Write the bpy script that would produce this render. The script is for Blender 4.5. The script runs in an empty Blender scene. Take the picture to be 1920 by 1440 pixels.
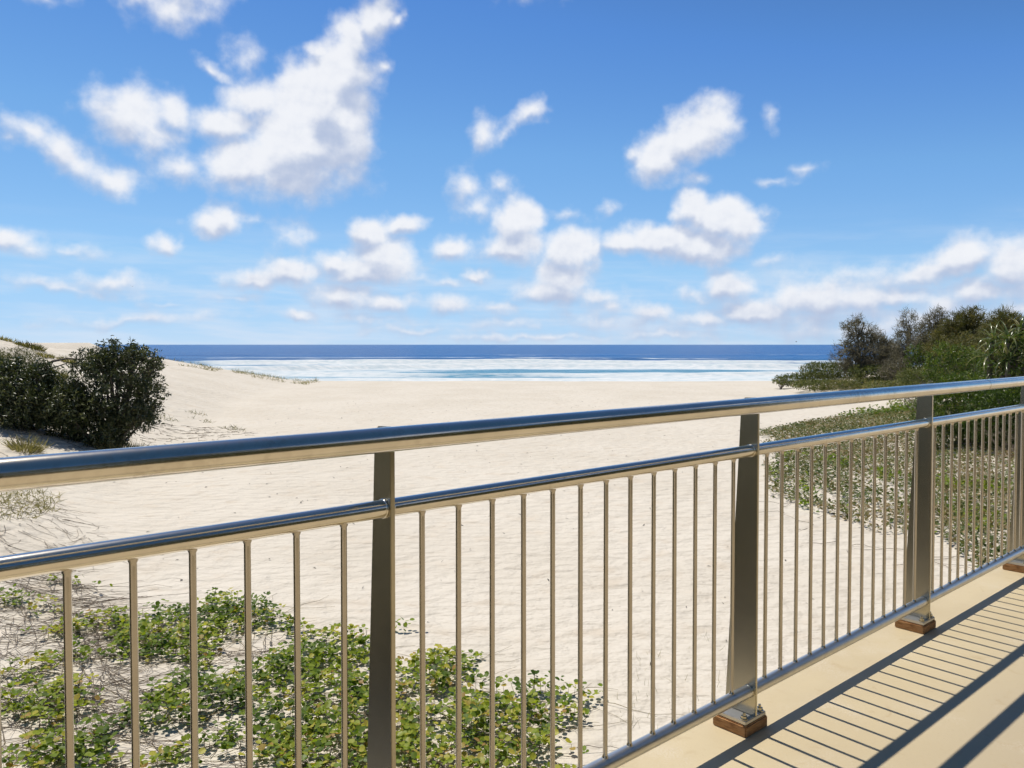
import bpy, bmesh, math, random
import numpy as np
from mathutils import Vector, Matrix

# ------------------------------------------------------------------ camera
C = bpy.context.scene.collection
SC = bpy.context.scene
F_PX, PITCH, PPY = 1500.0, 0.02756, 720 - 32.6       # focal length, pitch, principal row (1920 px wide photo)
CAM_Z = 1.25                                          # metres above the deck (deck top = 0)
cam = bpy.data.cameras.new('camera')
cam.sensor_width = 36.0
cam.lens = F_PX / 1920 * 36
cam.shift_y = -32.6 / 1920
cam.clip_start = 0.05
cam.clip_end = 60000
camo = bpy.data.objects.new('camera', cam)
camo.location = (0, 0, CAM_Z)
camo.rotation_euler = (math.pi / 2 - PITCH, 0, 0)
C.objects.link(camo)
SC.camera = camo
SC.render.resolution_x, SC.render.resolution_y = 1024, 768

TH, DIST = 0.84971, 1.41988                            # railing direction and distance
RD = Vector((math.sin(TH), math.cos(TH), 0))
RN = Vector((-math.cos(TH), math.sin(TH), 0))          # outwards, towards the beach

def ray(px, py):
    cp, sp = math.cos(PITCH), math.sin(PITCH)
    a, b = (px - 960) / F_PX, (py - PPY) / F_PX
    return Vector((a, cp - b * sp, -sp - b * cp))

def to_px(P):
    P = np.asarray(P, float)
    cp, sp = math.cos(PITCH), math.sin(PITCH)
    x, y, z = P[:, 0], P[:, 1], P[:, 2] - CAM_Z
    dep = y * cp - z * sp
    up = y * sp + z * cp
    dep = np.where(dep < 0.1, 0.1, dep)
    return 960 + F_PX * x / dep, PPY - F_PX * up / dep

# ------------------------------------------------------------------ light and sky
SUN_T = 0.41                                           # tangent of the sun's zenith angle; sun stands square to the railing
SUN = (RN * SUN_T + Vector((0.015, 0, 1))).normalized()
ELEV = math.asin(SUN.z)
AZ = math.atan2(SUN.x, SUN.y)
sun = bpy.data.lights.new('sun', 'SUN')
sun.energy = 4.7
sun.angle = math.radians(0.55)
sun.color = (1.0, 0.945, 0.85)
suno = bpy.data.objects.new('sun', sun)
suno.rotation_euler = SUN.to_track_quat('Z', 'Y').to_euler()
suno.location = (0, 0, 30)
C.objects.link(suno)

SC.view_settings.view_transform = 'Standard'
SC.view_settings.look = 'None'
SC.view_settings.exposure = 0.0
SC.view_settings.gamma = 1.0
SC.view_settings.use_curve_mapping = False
SC.cycles.max_bounces = 5
SC.cycles.diffuse_bounces = 3
SC.cycles.glossy_bounces = 3
SC.cycles.transmission_bounces = 3
SC.cycles.transparent_max_bounces = 6
SC.cycles.use_denoising = True
SC.cycles.sample_clamp_indirect = 6.0

class NT:
    """small helper to write node trees"""
    def __init__(self, tree):
        self.t = tree
        self.n = tree.nodes
    def add(self, kind, **kw):
        nd = self.n.new(kind)
        for k, v in kw.items():
            setattr(nd, k, v)
        return nd
    def link(self, a, b):
        self.t.links.new(a, b)
    def val(self, sock, v):
        if hasattr(v, 'node'):
            self.t.links.new(v, sock)
        else:
            sock.default_value = v
    def math(self, op, a, b=None, c=None, clamp=False):
        nd = self.n.new('ShaderNodeMath'); nd.operation = op; nd.use_clamp = clamp
        self.val(nd.inputs[0], a)
        if b is not None: self.val(nd.inputs[1], b)
        if c is not None: self.val(nd.inputs[2], c)
        return nd.outputs[0]
    def vmath(self, op, a, b=None):
        nd = self.n.new('ShaderNodeVectorMath'); nd.operation = op
        self.val(nd.inputs[0], a)
        if b is not None: self.val(nd.inputs[1], b)
        return nd.outputs['Value'] if op in ('LENGTH', 'DOT_PRODUCT', 'DISTANCE') else nd.outputs['Vector']
    def noise(self, vec, scale, detail=4.0, rough=0.55, dist=0.0, dim='3D'):
        nd = self.n.new('ShaderNodeTexNoise'); nd.noise_dimensions = dim
        if vec is not None: self.link(vec, nd.inputs['Vector'])
        nd.inputs['Scale'].default_value = scale
        nd.inputs['Detail'].default_value = detail
        nd.inputs['Roughness'].default_value = rough
        nd.inputs['Distortion'].default_value = dist
        return nd.outputs['Fac']
    def smooth(self, v, lo, hi, a=0.0, b=1.0):
        nd = self.n.new('ShaderNodeMapRange'); nd.interpolation_type = 'SMOOTHSTEP'
        self.val(nd.inputs['Value'], v)
        for k, x in (('From Min', lo), ('From Max', hi), ('To Min', a), ('To Max', b)):
            self.val(nd.inputs[k], x)
        return nd.outputs['Result']
    def mix(self, f, a, b, blend='MIX'):
        nd = self.n.new('ShaderNodeMix'); nd.data_type = 'RGBA'; nd.blend_type = blend
        self.val(nd.inputs[0], f)
        for s, v in ((nd.inputs[6], a), (nd.inputs[7], b)):
            if hasattr(v, 'node'): self.link(v, s)
            else: s.default_value = (*v, 1.0) if len(v) == 3 else v
        return nd.outputs[2]
    def ramp(self, f, stops, interp='LINEAR'):
        nd = self.n.new('ShaderNodeValToRGB')
        nd.color_ramp.interpolation = interp
        el = nd.color_ramp.elements
        while len(el) < len(stops): el.new(0.5)
        for e, (p, c) in zip(el, stops):
            e.position = p; e.color = (*c, 1.0)
        self.link(f, nd.inputs[0])
        return nd.outputs['Color']
    def comb(self, x, y, z=0.0):
        nd = self.n.new('ShaderNodeCombineXYZ')
        for s, v in zip(nd.inputs, (x, y, z)): self.val(s, v)
        return nd.outputs[0]
    def sep(self, v):
        nd = self.n.new('ShaderNodeSeparateXYZ'); self.link(v, nd.inputs[0])
        return nd.outputs

# clouds: (photo x, photo y, half width, half height, tilt in degrees, strength); strength < 1 gives thin cloud
CLOUDS = [
    (700, 34, 46, 40, 30, .95), (742, 36, 24, 18, 40, .7), (664, 74, 46, 50, 30, .95), (636, 132, 70, 62, 30, 1.3), (600, 190, 96, 78, 25, 1.5),
    (572, 262, 118, 84, 20, 1.55), (646, 232, 56, 90, 8, 1.3), (478, 190, 62, 40, 12, .95), (430, 232, 74, 36, 0, .9),
    (470, 305, 100, 52, 10, 1.1), (540, 335, 120, 46, 0, .8), (592, 98, 22, 22, 0, .8), (716, 120, 20, 18, 0, .5), (640, 320, 60, 40, 0, .55),
    (246, 214, 80, 60, -10, .95), (324, 212, 46, 38, 0, .75), (212, 180, 36, 28, 0, .6), (290, 250, 60, 40, 0, .6),
    (56, 250, 60, 30, -25, .65), (140, 300, 78, 34, -28, .75), (204, 336, 64, 36, -15, .72), (20, 262, 40, 20, 0, .4), (336, 312, 56, 36, 0, .55),
    (330, 14, 78, 40, 10, .75), (272, -6, 54, 34, 0, .6), (360, -20, 70, 40, 0, .8), (398, 130, 36, 15, -30, .62), (458, 112, 36, 40, 40, .36),
    (90, -6, 46, 14, 0, .4), (1050, -80, 120, 60, 10, .9), (1500, -120, 140, 70, 10, .9), (700, -60, 60, 60, 20, .9),
    (906, 250, 26, 34, 0, .68), (946, 248, 36, 17, 30, .6), (996, 212, 36, 22, 25, .72), (872, 346, 34, 36, -20, .55), (892, 384, 44, 30, 0, .48), (940, 350, 30, 22, 0, .34),
    (1300, 256, 78, 50, 18, 1.12), (1238, 296, 58, 46, 10, 1.05), (1338, 226, 48, 44, 0, .85), (1340, 192, 34, 22, -10, .5), (1190, 288, 24, 18, 0, .55), (1312, 334, 32, 14, 0, .42),
    (1300, 398, 40, 42, 0, 1.2), (1344, 412, 62, 44, 0, 1.3), (1386, 428, 44, 36, 0, 1.1), (1250, 452, 90, 32, 0, 1.2), (1310, 462, 92, 34, 0, 1.2), (1170, 452, 52, 28, 0, 1.0), (1436, 402, 28, 16, 30, .4),
    (972, 416, 50, 46, 0, 1.15), (964, 458, 62, 40, 0, 1.1), (1068, 470, 52, 44, 0, 1.15), (1056, 520, 58, 46, 0, 1.1), (1036, 548, 76, 28, 0, 1.0), (1110, 470, 22, 40, 0, .6), (1120, 560, 60, 22, 0, .55),
    (700, 434, 44, 34, -15, 1.1), (752, 424, 46, 22, 12, .95), (716, 480, 60, 40, 0, 1.1), (690, 506, 96, 32, 0, 1.1), (630, 490, 46, 26, 0, .95), (790, 520, 40, 18, 0, .4),
    (546, 512, 60, 30, 0, 1.05), (486, 526, 66, 24, 0, 1.0), (640, 552, 62, 28, 0, .95), (722, 566, 74, 22, 0, .75), (420, 408, 34, 32, 0, .9), (394, 420, 42, 28, 0, .85), (470, 412, 34, 14, 0, .34),
    (308, 456, 32, 24, 0, .75), (540, 440, 40, 34, 0, .46), (845, 464, 44, 27, 0, 1.0), (14, 448, 54, 26, 0, .8), (60, 462, 60, 20, 0, .6), (130, 470, 60, 14, 0, .38), (214, 526, 66, 20, 0, .68),
    (890, 516, 32, 16, 0, .7), (845, 530, 30, 12, 0, .5), (560, 594, 36, 12, 0, .7), (836, 572, 52, 22, 0, .62), (930, 580, 48, 16, 0, .6), (320, 574, 50, 8, 0, .35),
    (1366, 534, 48, 34, 0, 1.05), (1794, 480, 62, 40, 15, 1.1), (1730, 512, 76, 26, 10, .9), (1900, 496, 56, 50, 0, 1.0), (1850, 470, 30, 24, 0, .5),
    (1546, 556, 76, 42, 0, .95), (1484, 560, 60, 50, 0, .8), (1620, 560, 70, 34, 0, .85), (1416, 584, 72, 28, 0, .95), (1300, 556, 46, 24, 0, .5), (1320, 598, 70, 22, 0, .7), (1224, 590, 48, 22, 0, .75),
    (1690, 556, 60, 30, 0, .8), (1770, 574, 70, 30, 0, .7), (1850, 545, 80, 34, 0, .85), (1920, 580, 80, 30, 0, .7), (1990, 540, 100, 50, 0, .9), (1150, 578, 50, 18, 0, .5), (1444, 490, 26, 12, 20, .3), (1140, 384, 26, 12, 0, .34), (1070, 400, 40, 12, 0, .3), (1508, 310, 30, 12, 0, .34), (1450, 336, 30, 10, 0, .32),
    (1450, 220, 12, 30, 0, .3), (2100, 360, 120, 70, 10, 1.0), (2260, 520, 130, 70, 0, 1.0), (2420, 280, 90, 60, 0, .9), (-160, 430, 110, 50, 0, 1.0), (-220, 200, 130, 70, 15, 1.0), (-420, 500, 120, 50, 0, 1.0), (-460, 330, 80, 50, 0, .9), (2140, 100, 110, 60, 0, .8), (-380, 40, 110, 70, 0, .9),
    (1760, 600, 260, 44, 0, .62), (1500, 600, 160, 40, 0, .5), (1600, 520, 150, 26, 0, .36), (1130, 600, 120, 20, 0, .42), (250, 600, 200, 12, 4, .4), (120, 540, 160, 14, -4, .4), (700, 596, 90, 16, 0, .42), (950, 604, 90, 12, 0, .42),
    (1620, 620, 200, 26, 0, .6), (1250, 628, 120, 14, 0, .5), (780, 618, 120, 10, 0, .42), (1000, 632, 200, 10, 0, .5), (440, 560, 60, 10, 0, .35),
]

def build_world():
    w = bpy.data.worlds.new('World')
    SC.world = w
    w.use_nodes = True
    w.cycles.sampling_method = 'MANUAL'
    w.cycles.sample_map_resolution = 512
    T = NT(w.node_tree)
    T.n.clear()
    out = T.add('ShaderNodeOutputWorld')
    sky = T.add('ShaderNodeTexSky')
    sky.sky_type = 'NISHITA'
    sky.sun_disc = False
    sky.sun_elevation = ELEV
    sky.sun_rotation = AZ
    sky.altitude = 0
    sky.air_density = 0.7
    sky.dust_density = 0.0
    sky.ozone_density = 6.0
    STR = 0.10
    sc_ = T.mix(1.0, sky.outputs[0], (STR, STR, STR), 'MULTIPLY')
    # the photograph's colour grading: deeper blue aloft, no yellow at the horizon
    cv = T.add('ShaderNodeRGBCurve')
    pts = ([(0, 0), (.06, .028), (.108, .098), (.15, .178), (.283, .345), (.517, .43), (.689, .52), (1, .75)],
           [(0, 0), (.13, .092), (.205, .268), (.279, .41), (.477, .615), (.694, .67), (.767, .70), (1, .85)],
           [(0, 0), (.25, .185), (.30, .27), (.431, .68), (.545, .80), (.742, .93), (.80, .945), (1, 1)])
    for c_, pp in zip(cv.mapping.curves[:3], pts):
        while len(c_.points) < len(pp): c_.points.new(0.5, 0.5)
        for q, (x_, y_) in zip(c_.points, pp): q.location = (x_, y_); q.handle_type = 'VECTOR'
    cv.mapping.update()
    T.link(sc_, cv.inputs['Color'])
    SKYC = cv.outputs[0]
    bg0 = T.add('ShaderNodeBackground')
    T.link(SKYC, bg0.inputs[0]); bg0.inputs[1].default_value = 1.0

    tc = T.add('ShaderNodeTexCoord')
    d = T.sep(tc.outputs['Generated'])
    az = T.math('ARCTAN2', d[0], d[1])
    P = math.pi / 4
    azf = T.math('SUBTRACT', T.math('PINGPONG', T.math('ADD', az, P), 2 * P), P)   # the cloud field goes on round the horizon
    el = T.math('ARCSINE', d[2])
    uv = T.comb(azf, el, 0.0)
    # domain warp and billow noise
    wn = T.add('ShaderNodeTexNoise'); T.link(uv, wn.inputs['Vector'])
    wn.inputs['Scale'].default_value = 24; wn.inputs['Detail'].default_value = 3; wn.inputs['Roughness'].default_value = 0.55
    warp = T.vmath('MULTIPLY', T.vmath('SUBTRACT', wn.outputs['Color'], (0.5, 0.5, 0.5)), (0.034, 0.026, 0.0))
    uvw = T.vmath('ADD', uv, warp)
    n1 = T.noise(uv, 34, 5, 0.52)
    n2 = T.noise(T.vmath('ADD', uv, (-0.004, 0.007, 0.0)), 34, 3, 0.52)
    relief = T.math('SUBTRACT', n1, n2)

    def ang(px, py):
        v = ray(px, py).normalized()
        return math.atan2(v.x, v.y), math.asin(v.z)

    blobs = []
    for (x, y, rx, ry, rot, s) in CLOUDS:
        a, e = ang(x, y)
        k = math.cos(a) / F_PX
        blobs.append((a, e, rx * k * 1.26, ry * k * math.cos(e) * 1.26, math.radians(rot), s))

    # one cloud lump as a node group: F is the lump field so far, G the same field pulled down
    g = bpy.data.node_groups.new('cloud_lump', 'ShaderNodeTree')
    for nm, kd in (('UV', 'NodeSocketVector'), ('F', 'NodeSocketFloat'), ('G', 'NodeSocketFloat'), ('Loc', 'NodeSocketVector'), ('Rot', 'NodeSocketVector'), ('Scale', 'NodeSocketVector'), ('S', 'NodeSocketFloat')):
        g.interface.new_socket(nm, in_out='INPUT', socket_type=kd)
    for nm in ('F', 'G'):
        g.interface.new_socket(nm, in_out='OUTPUT', socket_type='NodeSocketFloat')
    Q = NT(g)
    gi = Q.add('NodeGroupInput'); go = Q.add('NodeGroupOutput')
    m = Q.add('ShaderNodeMapping'); m.vector_type = 'TEXTURE'
    Q.link(Q.vmath('ADD', gi.outputs['UV'], Q.comb(0.0, 0.0, Q.math('MULTIPLY', gi.outputs['F'], 1e-5))), m.inputs['Vector'])
    Q.link(gi.outputs['Loc'], m.inputs['Location']); Q.link(gi.outputs['Rot'], m.inputs['Rotation']); Q.link(gi.outputs['Scale'], m.inputs['Scale'])
    neg = Q.math('MULTIPLY', gi.outputs['S'], -1.0)
    f_ = Q.math('MULTIPLY_ADD', Q.vmath('LENGTH', m.outputs[0]), neg, gi.outputs['S'])
    g_ = Q.math('MULTIPLY_ADD', Q.vmath('LENGTH', Q.vmath('ADD', m.outputs[0], (0.10, 0.62, 0))), neg, gi.outputs['S'])
    Q.link(Q.math('SMOOTH_MAX', gi.outputs['F'], f_, 0.22), go.inputs['F'])
    Q.link(Q.math('SMOOTH_MAX', gi.outputs['G'], g_, 0.22), go.inputs['G'])

    def section(lo, hi):
        """one azimuth slice: background shader with the clouds that reach into it"""
        F = G = -3.0
        for (a, e, rx, ry, rot, s) in blobs:
            R = max(rx, ry) * 1.7 + 0.03
            if a + R < lo or a - R > hi:
                continue
            n = T.add('ShaderNodeGroup'); n.node_tree = g
            T.link(uvw, n.inputs['UV']); T.val(n.inputs['F'], F); T.val(n.inputs['G'], G)
            n.inputs['Loc'].default_value = (a, e, 0); n.inputs['Rot'].default_value = (0, 0, rot)
            n.inputs['Scale'].default_value = (rx, ry, 1); n.inputs['S'].default_value = s
            F, G = n.outputs['F'], n.outputs['G']
        nz = T.math('SUBTRACT', n1, 0.51)
        den = T.math('MULTIPLY_ADD', nz, 0.90, T.math('ADD', F, 0.06))
        alpha = T.smooth(den, 0.0, 0.74)
        # under sides and thick cores are greyer, thin rims catch the light
        under = T.smooth(T.math('SUBTRACT', G, F), -0.40, 0.40)
        core = T.smooth(den, 0.35, 1.25)
        lit = T.math('MULTIPLY_ADD', relief, 0.7, T.math('MULTIPLY_ADD', under, -0.52, 1.10))
        lit = T.math('MULTIPLY', T.math('MULTIPLY_ADD', core, -0.09, lit), low)
        ccol = T.mix(T.smooth(lit, 0.40, 1.12), (0.47, 0.55, 0.73), (0.90, 0.915, 0.955))
        colr = T.mix(T.math('MULTIPLY', alpha, 0.97), base, ccol)
        bg = T.add('ShaderNodeBackground')
        T.link(colr, bg.inputs[0]); bg.inputs[1].default_value = 1.0
        return bg.outputs[0]

    low = T.smooth(el, 0.0, 0.16, 0.80, 1.0)
    # streaks of thin high cloud low over the sea
    st = T.noise(T.comb(T.math('MULTIPLY_ADD', el, 1.2, azf), T.math('MULTIPLY', el, 6.5), 3.1), 8.0, 5, 0.55)
    sta = T.math('MULTIPLY', T.smooth(st, 0.36, 0.74), T.smooth(el, 0.17, 0.02, 0.0, 0.62))
    base = T.mix(sta, SKYC, (0.70, 0.79, 0.92))
    edges = [-0.80, -0.46, -0.30, -0.17, -0.05, 0.08, 0.21, 0.36, 0.50, 0.80]
    cur = section(edges[0], edges[1])
    for lo, hi in zip(edges[1:-1], edges[2:]):
        ms = T.add('ShaderNodeMixShader')
        T.link(T.math('GREATER_THAN', azf, lo), ms.inputs[0])
        T.link(cur, ms.inputs[1]); T.link(section(lo, hi), ms.inputs[2])
        cur = ms.outputs[0]
    band = T.math('MULTIPLY', T.math('LESS_THAN', el, 0.62), T.math('GREATER_THAN', el, -0.01))
    ms = T.add('ShaderNodeMixShader')
    T.link(band, ms.inputs[0]); T.link(bg0.outputs[0], ms.inputs[1]); T.link(cur, ms.inputs[2])
    T.link(ms.outputs[0], out.inputs[0])

build_world()

# ------------------------------------------------------------------ helpers
def tag(o, label=None, cat=None, group=None, kind=None):
    if label: o['label'] = label
    if cat: o['category'] = cat
    if group: o['group'] = group
    if kind: o['kind'] = kind
    return o

def link(o, parent=None):
    C.objects.link(o)
    if parent is not None: o.parent = parent
    return o

def empty(name, loc=(0, 0, 0), rz=0.0):
    o = bpy.data.objects.new(name, None)
    o.empty_display_size = 0.2
    o.location = loc; o.rotation_euler = (0, 0, rz)
    return link(o)

def fast_mesh(name, V, Fc, mat=None, smooth=False, attrs=None):
    V = np.asarray(V, np.float32); Fc = np.asarray(Fc, np.int32)
    me = bpy.data.meshes.new(name)
    k = Fc.shape[1]
    me.vertices.add(len(V)); me.vertices.foreach_set('co', V.ravel())
    me.loops.add(Fc.size); me.loops.foreach_set('vertex_index', Fc.ravel())
    me.polygons.add(len(Fc))
    me.polygons.foreach_set('loop_start', np.arange(0, Fc.size, k, dtype=np.int32))
    me.polygons.foreach_set('loop_total', np.full(len(Fc), k, np.int32))
    if smooth: me.polygons.foreach_set('use_smooth', np.ones(len(Fc), bool))
    for nm, arr in (attrs or {}).items():
        a = me.attributes.new(nm, 'FLOAT', 'POINT'); a.data.foreach_set('value', np.asarray(arr, np.float32))
    if mat: me.materials.append(mat)
    me.update(); me.validate()
    return me

def obj(name, me, parent=None):
    return link(bpy.data.objects.new(name, me), parent)

def bm_mesh(name, bm, mat, smooth=False):
    me = bpy.data.meshes.new(name)
    bmesh.ops.recalc_face_normals(bm, faces=bm.faces[:])
    bm.to_mesh(me); bm.free()
    if smooth:
        for p in me.polygons: p.use_smooth = True
    if mat: me.materials.append(mat)
    return me

def tube_np(pts, rad, seg=8, cap=True):
    """tube along a polyline; returns verts, quads"""
    pts = [Vector(p) for p in pts]
    rad = rad if hasattr(rad, '__len__') else [rad] * len(pts)
    V, Fc = [], []
    ref = None
    for i, p in enumerate(pts):
        a = pts[max(i - 1, 0)]; b = pts[min(i + 1, len(pts) - 1)]
        d = (b - a).normalized()
        if ref is None or abs(ref.dot(d)) > 0.95:
            ref = Vector((0, 0, 1)) if abs(d.z) < 0.9 else Vector((1, 0, 0))
        x = d.cross(ref).normalized(); y = x.cross(d).normalized(); ref = y
        for j in range(seg):
            t = 2 * math.pi * j / seg
            V.append(p + (x * math.cos(t) + y * math.sin(t)) * rad[i])
    n = len(pts)
    for i in range(n - 1):
        for j in range(seg):
            k = (j + 1) % seg
            Fc.append((i * seg + j, (i + 1) * seg + j, (i + 1) * seg + k, i * seg + k))
    if cap:
        for base, i in ((0, 0), ((n - 1) * seg, n - 1)):
            c = len(V)                                   # the cap has its own ring, so the tube stays smooth-shaded
            V += V[base:base + seg]; V.append(pts[i])
            for j in range(seg):
                q = (c + j, c + (j + 1) % seg)
                Fc.append((*(q if i == 0 else q[::-1]), c + seg, c + seg))
    return [tuple(v) for v in V], Fc

def tube_mesh(name, pts, rad, mat, seg=8, smooth=True, cap=True):
    V, Fc = tube_np(pts, rad, seg, cap)
    me = bpy.data.meshes.new(name)
    me.from_pydata(V, [], [tuple(dict.fromkeys(f)) for f in Fc])
    if smooth:
        for p in me.polygons: p.use_smooth = len(p.vertices) == 4
    me.materials.append(mat)
    return me

def tubes_mesh(name, lines, mat, seg=5):
    """several tubes of ONE part (limbs of one plant)"""
    V, Fc = [], []
    for pts, rad in lines:
        v, f = tube_np(pts, rad, seg)
        o = len(V); V += v; Fc += [tuple(dict.fromkeys(i + o for i in q)) for q in f]
    me = bpy.data.meshes.new(name); me.from_pydata(V, [], Fc)
    for p in me.polygons: p.use_smooth = True
    me.materials.append(mat)
    return me

def box_bm(bm, c, s, M=None, bevel=0.0):
    r = bmesh.ops.create_cube(bm, size=1.0)
    vs = r['verts']
    for v in vs:
        v.co = Vector((v.co.x * s[0], v.co.y * s[1], v.co.z * s[2]))
    if bevel:
        es = list({e for v in vs for e in v.link_edges})
        rr = bmesh.ops.bevel(bm, geom=es, offset=bevel, segments=2, affect='EDGES')
        vs = list({v for f in rr['faces'] for v in f.verts} | {v for v in vs if v.is_valid})
    for v in vs:
        v.co = v.co + Vector(c)
        if M is not None: v.co = M @ v.co
    return vs

# ---- numpy value noise
def _hash(ix, iy, seed):
    h = (ix.astype(np.int64) * 374761393 + iy.astype(np.int64) * 668265263 + seed * 144665) & 0xffffffff
    h = ((h ^ (h >> 13)) * 1274126177) & 0xffffffff
    return ((h ^ (h >> 16)) & 0xffff) / 65535.0

def vnoise(x, y, seed=0):
    ix, iy = np.floor(x), np.floor(y)
    fx, fy = x - ix, y - iy
    fx = fx * fx * (3 - 2 * fx); fy = fy * fy * (3 - 2 * fy)
    a, b = _hash(ix, iy, seed), _hash(ix + 1, iy, seed)
    c, d = _hash(ix, iy + 1, seed), _hash(ix + 1, iy + 1, seed)
    return (a + (b - a) * fx) * (1 - fy) + (c + (d - c) * fx) * fy

def fbm(x, y, seed=0, oct=4, gain=0.5):
    x = np.asarray(x, float); y = np.asarray(y, float)
    s = 0; a = 1.0; t = 0
    for o in range(oct):
        s = s + a * vnoise(x * 2 ** o + 17.3 * o, y * 2 ** o - 9.1 * o, seed + o); t += a; a *= gain
    return s / t

def sstep(a, b, x):
    t = np.clip((x - a) / (b - a), 0, 1)
    return t * t * (3 - 2 * t)

# ------------------------------------------------------------------ materials
def new_mat(name):
    m = bpy.data.materials.new(name)
    m.use_nodes = True
    T = NT(m.node_tree)
    b = T.n['Principled BSDF']
    return m, T, b

def steel_mat(name, base, rough, stain=0.5):
    m, T, b = new_mat(name)
    tc = T.add('ShaderNodeTexCoord')
    P = tc.outputs['Object']
    n = T.noise(P, 9.0, 4, 0.6)
    n2 = T.noise(P, 70.0, 3, 0.6)
    tea = T.math('MULTIPLY', T.smooth(T.noise(P, 3.1, 5, 0.7), 0.50, 0.78), T.smooth(n2, 0.42, 0.62))     # salt and tea staining
    col = T.mix(T.smooth(n, 0.35, 0.75), base, tuple(c * 0.88 for c in base))
    col = T.mix(T.math('MULTIPLY', tea, stain), col, (0.20, 0.13, 0.07))
    b.inputs['Metallic'].default_value = 1.0
    T.link(col, b.inputs['Base Color'])
    r0 = T.math('MULTIPLY_ADD', n, 0.04, T.math('MULTIPLY_ADD', n2, 0.02, rough - 0.03))
    T.link(T.math('MULTIPLY_ADD', tea, 0.03, r0), b.inputs['Roughness'])
    bp = T.add('ShaderNodeBump'); bp.inputs['Strength'].default_value = 0.02; bp.inputs['Distance'].default_value = 0.0005
    T.link(n2, bp.inputs['Height']); T.link(bp.outputs[0], b.inputs['Normal'])
    return m

STEEL = steel_mat('stainless_tube', (0.80, 0.74, 0.63), 0.17, 0.35)
STEEL_DULL = steel_mat('stainless_weathered', (0.70, 0.67, 0.61), 0.34, 0.3)
STEEL_BAR = steel_mat('stainless_bar', (0.56, 0.51, 0.43), 0.22, 0.5)
STEEL_BASE = steel_mat('stainless_base', (0.60, 0.58, 0.54), 0.42)
STEEL_PLATE = steel_mat('stainless_plate', (0.52, 0.475, 0.36), 0.24)

def timber_mat():
    m, T, b = new_mat('weathered_packer')
    tc = T.add('ShaderNodeTexCoord')
    n = T.noise(T.vmath('MULTIPLY', tc.outputs['Object'], (1, 1, 5)), 30.0, 5, 0.65)
    T.link(T.ramp(n, [(0.3, (0.20, 0.09, 0.03)), (0.52, (0.40, 0.20, 0.07)), (0.75, (0.50, 0.31, 0.15))]), b.inputs['Base Color'])
    b.inputs['Roughness'].default_value = 0.75
    return m
TIMBER = timber_mat()

def deck_mat():
    m, T, b = new_mat('deck_coating')
    tc = T.add('ShaderNodeTexCoord')
    P = tc.outputs['Object']
    n = T.noise(P, 1.3, 5, 0.6)
    n2 = T.noise(P, 90.0, 4, 0.6)
    n3 = T.noise(P, 9.0, 4, 0.6, 1.0)
    c = T.mix(T.smooth(n, 0.3, 0.72), (0.54, 0.445, 0.275), (0.475, 0.385, 0.235))
    wd = T.math('ADD', T.vmath('DOT_PRODUCT', P, tuple(RN)), T.math('MULTIPLY_ADD', n, 0.5, -0.25 - DIST))
    c = T.mix(T.smooth(wd, -0.15, -0.75, 0.0, 0.75), c, (0.40, 0.325, 0.215))      # trodden middle of the walk
    c = T.mix(T.smooth(n3, 0.56, 0.80, 0.0, 0.45), c, (0.36, 0.25, 0.12))
    c = T.mix(T.smooth(n2, 0.58, 0.80, 0.0, 0.30), c, (0.30, 0.21, 0.11))
    dust = T.math('MULTIPLY', T.smooth(T.noise(P, 2.3, 5, 0.65), 0.50, 0.72), T.smooth(T.noise(P, 160.0, 2, 0.5), 0.40, 0.60))
    c = T.mix(T.math('MULTIPLY', dust, 0.6), c, (0.60, 0.53, 0.42))                      # blown sand
    T.link(c, b.inputs['Base Color'])
    T.link(T.math('MULTIPLY_ADD', n, 0.2, 0.5), b.inputs['Roughness'])
    bp = T.add('ShaderNodeBump'); bp.inputs['Strength'].default_value = 0.25; bp.inputs['Distance'].default_value = 0.003
    T.link(n2, bp.inputs['Height']); T.link(bp.outputs[0], b.inputs['Normal'])
    return m
DECK = deck_mat()

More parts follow.
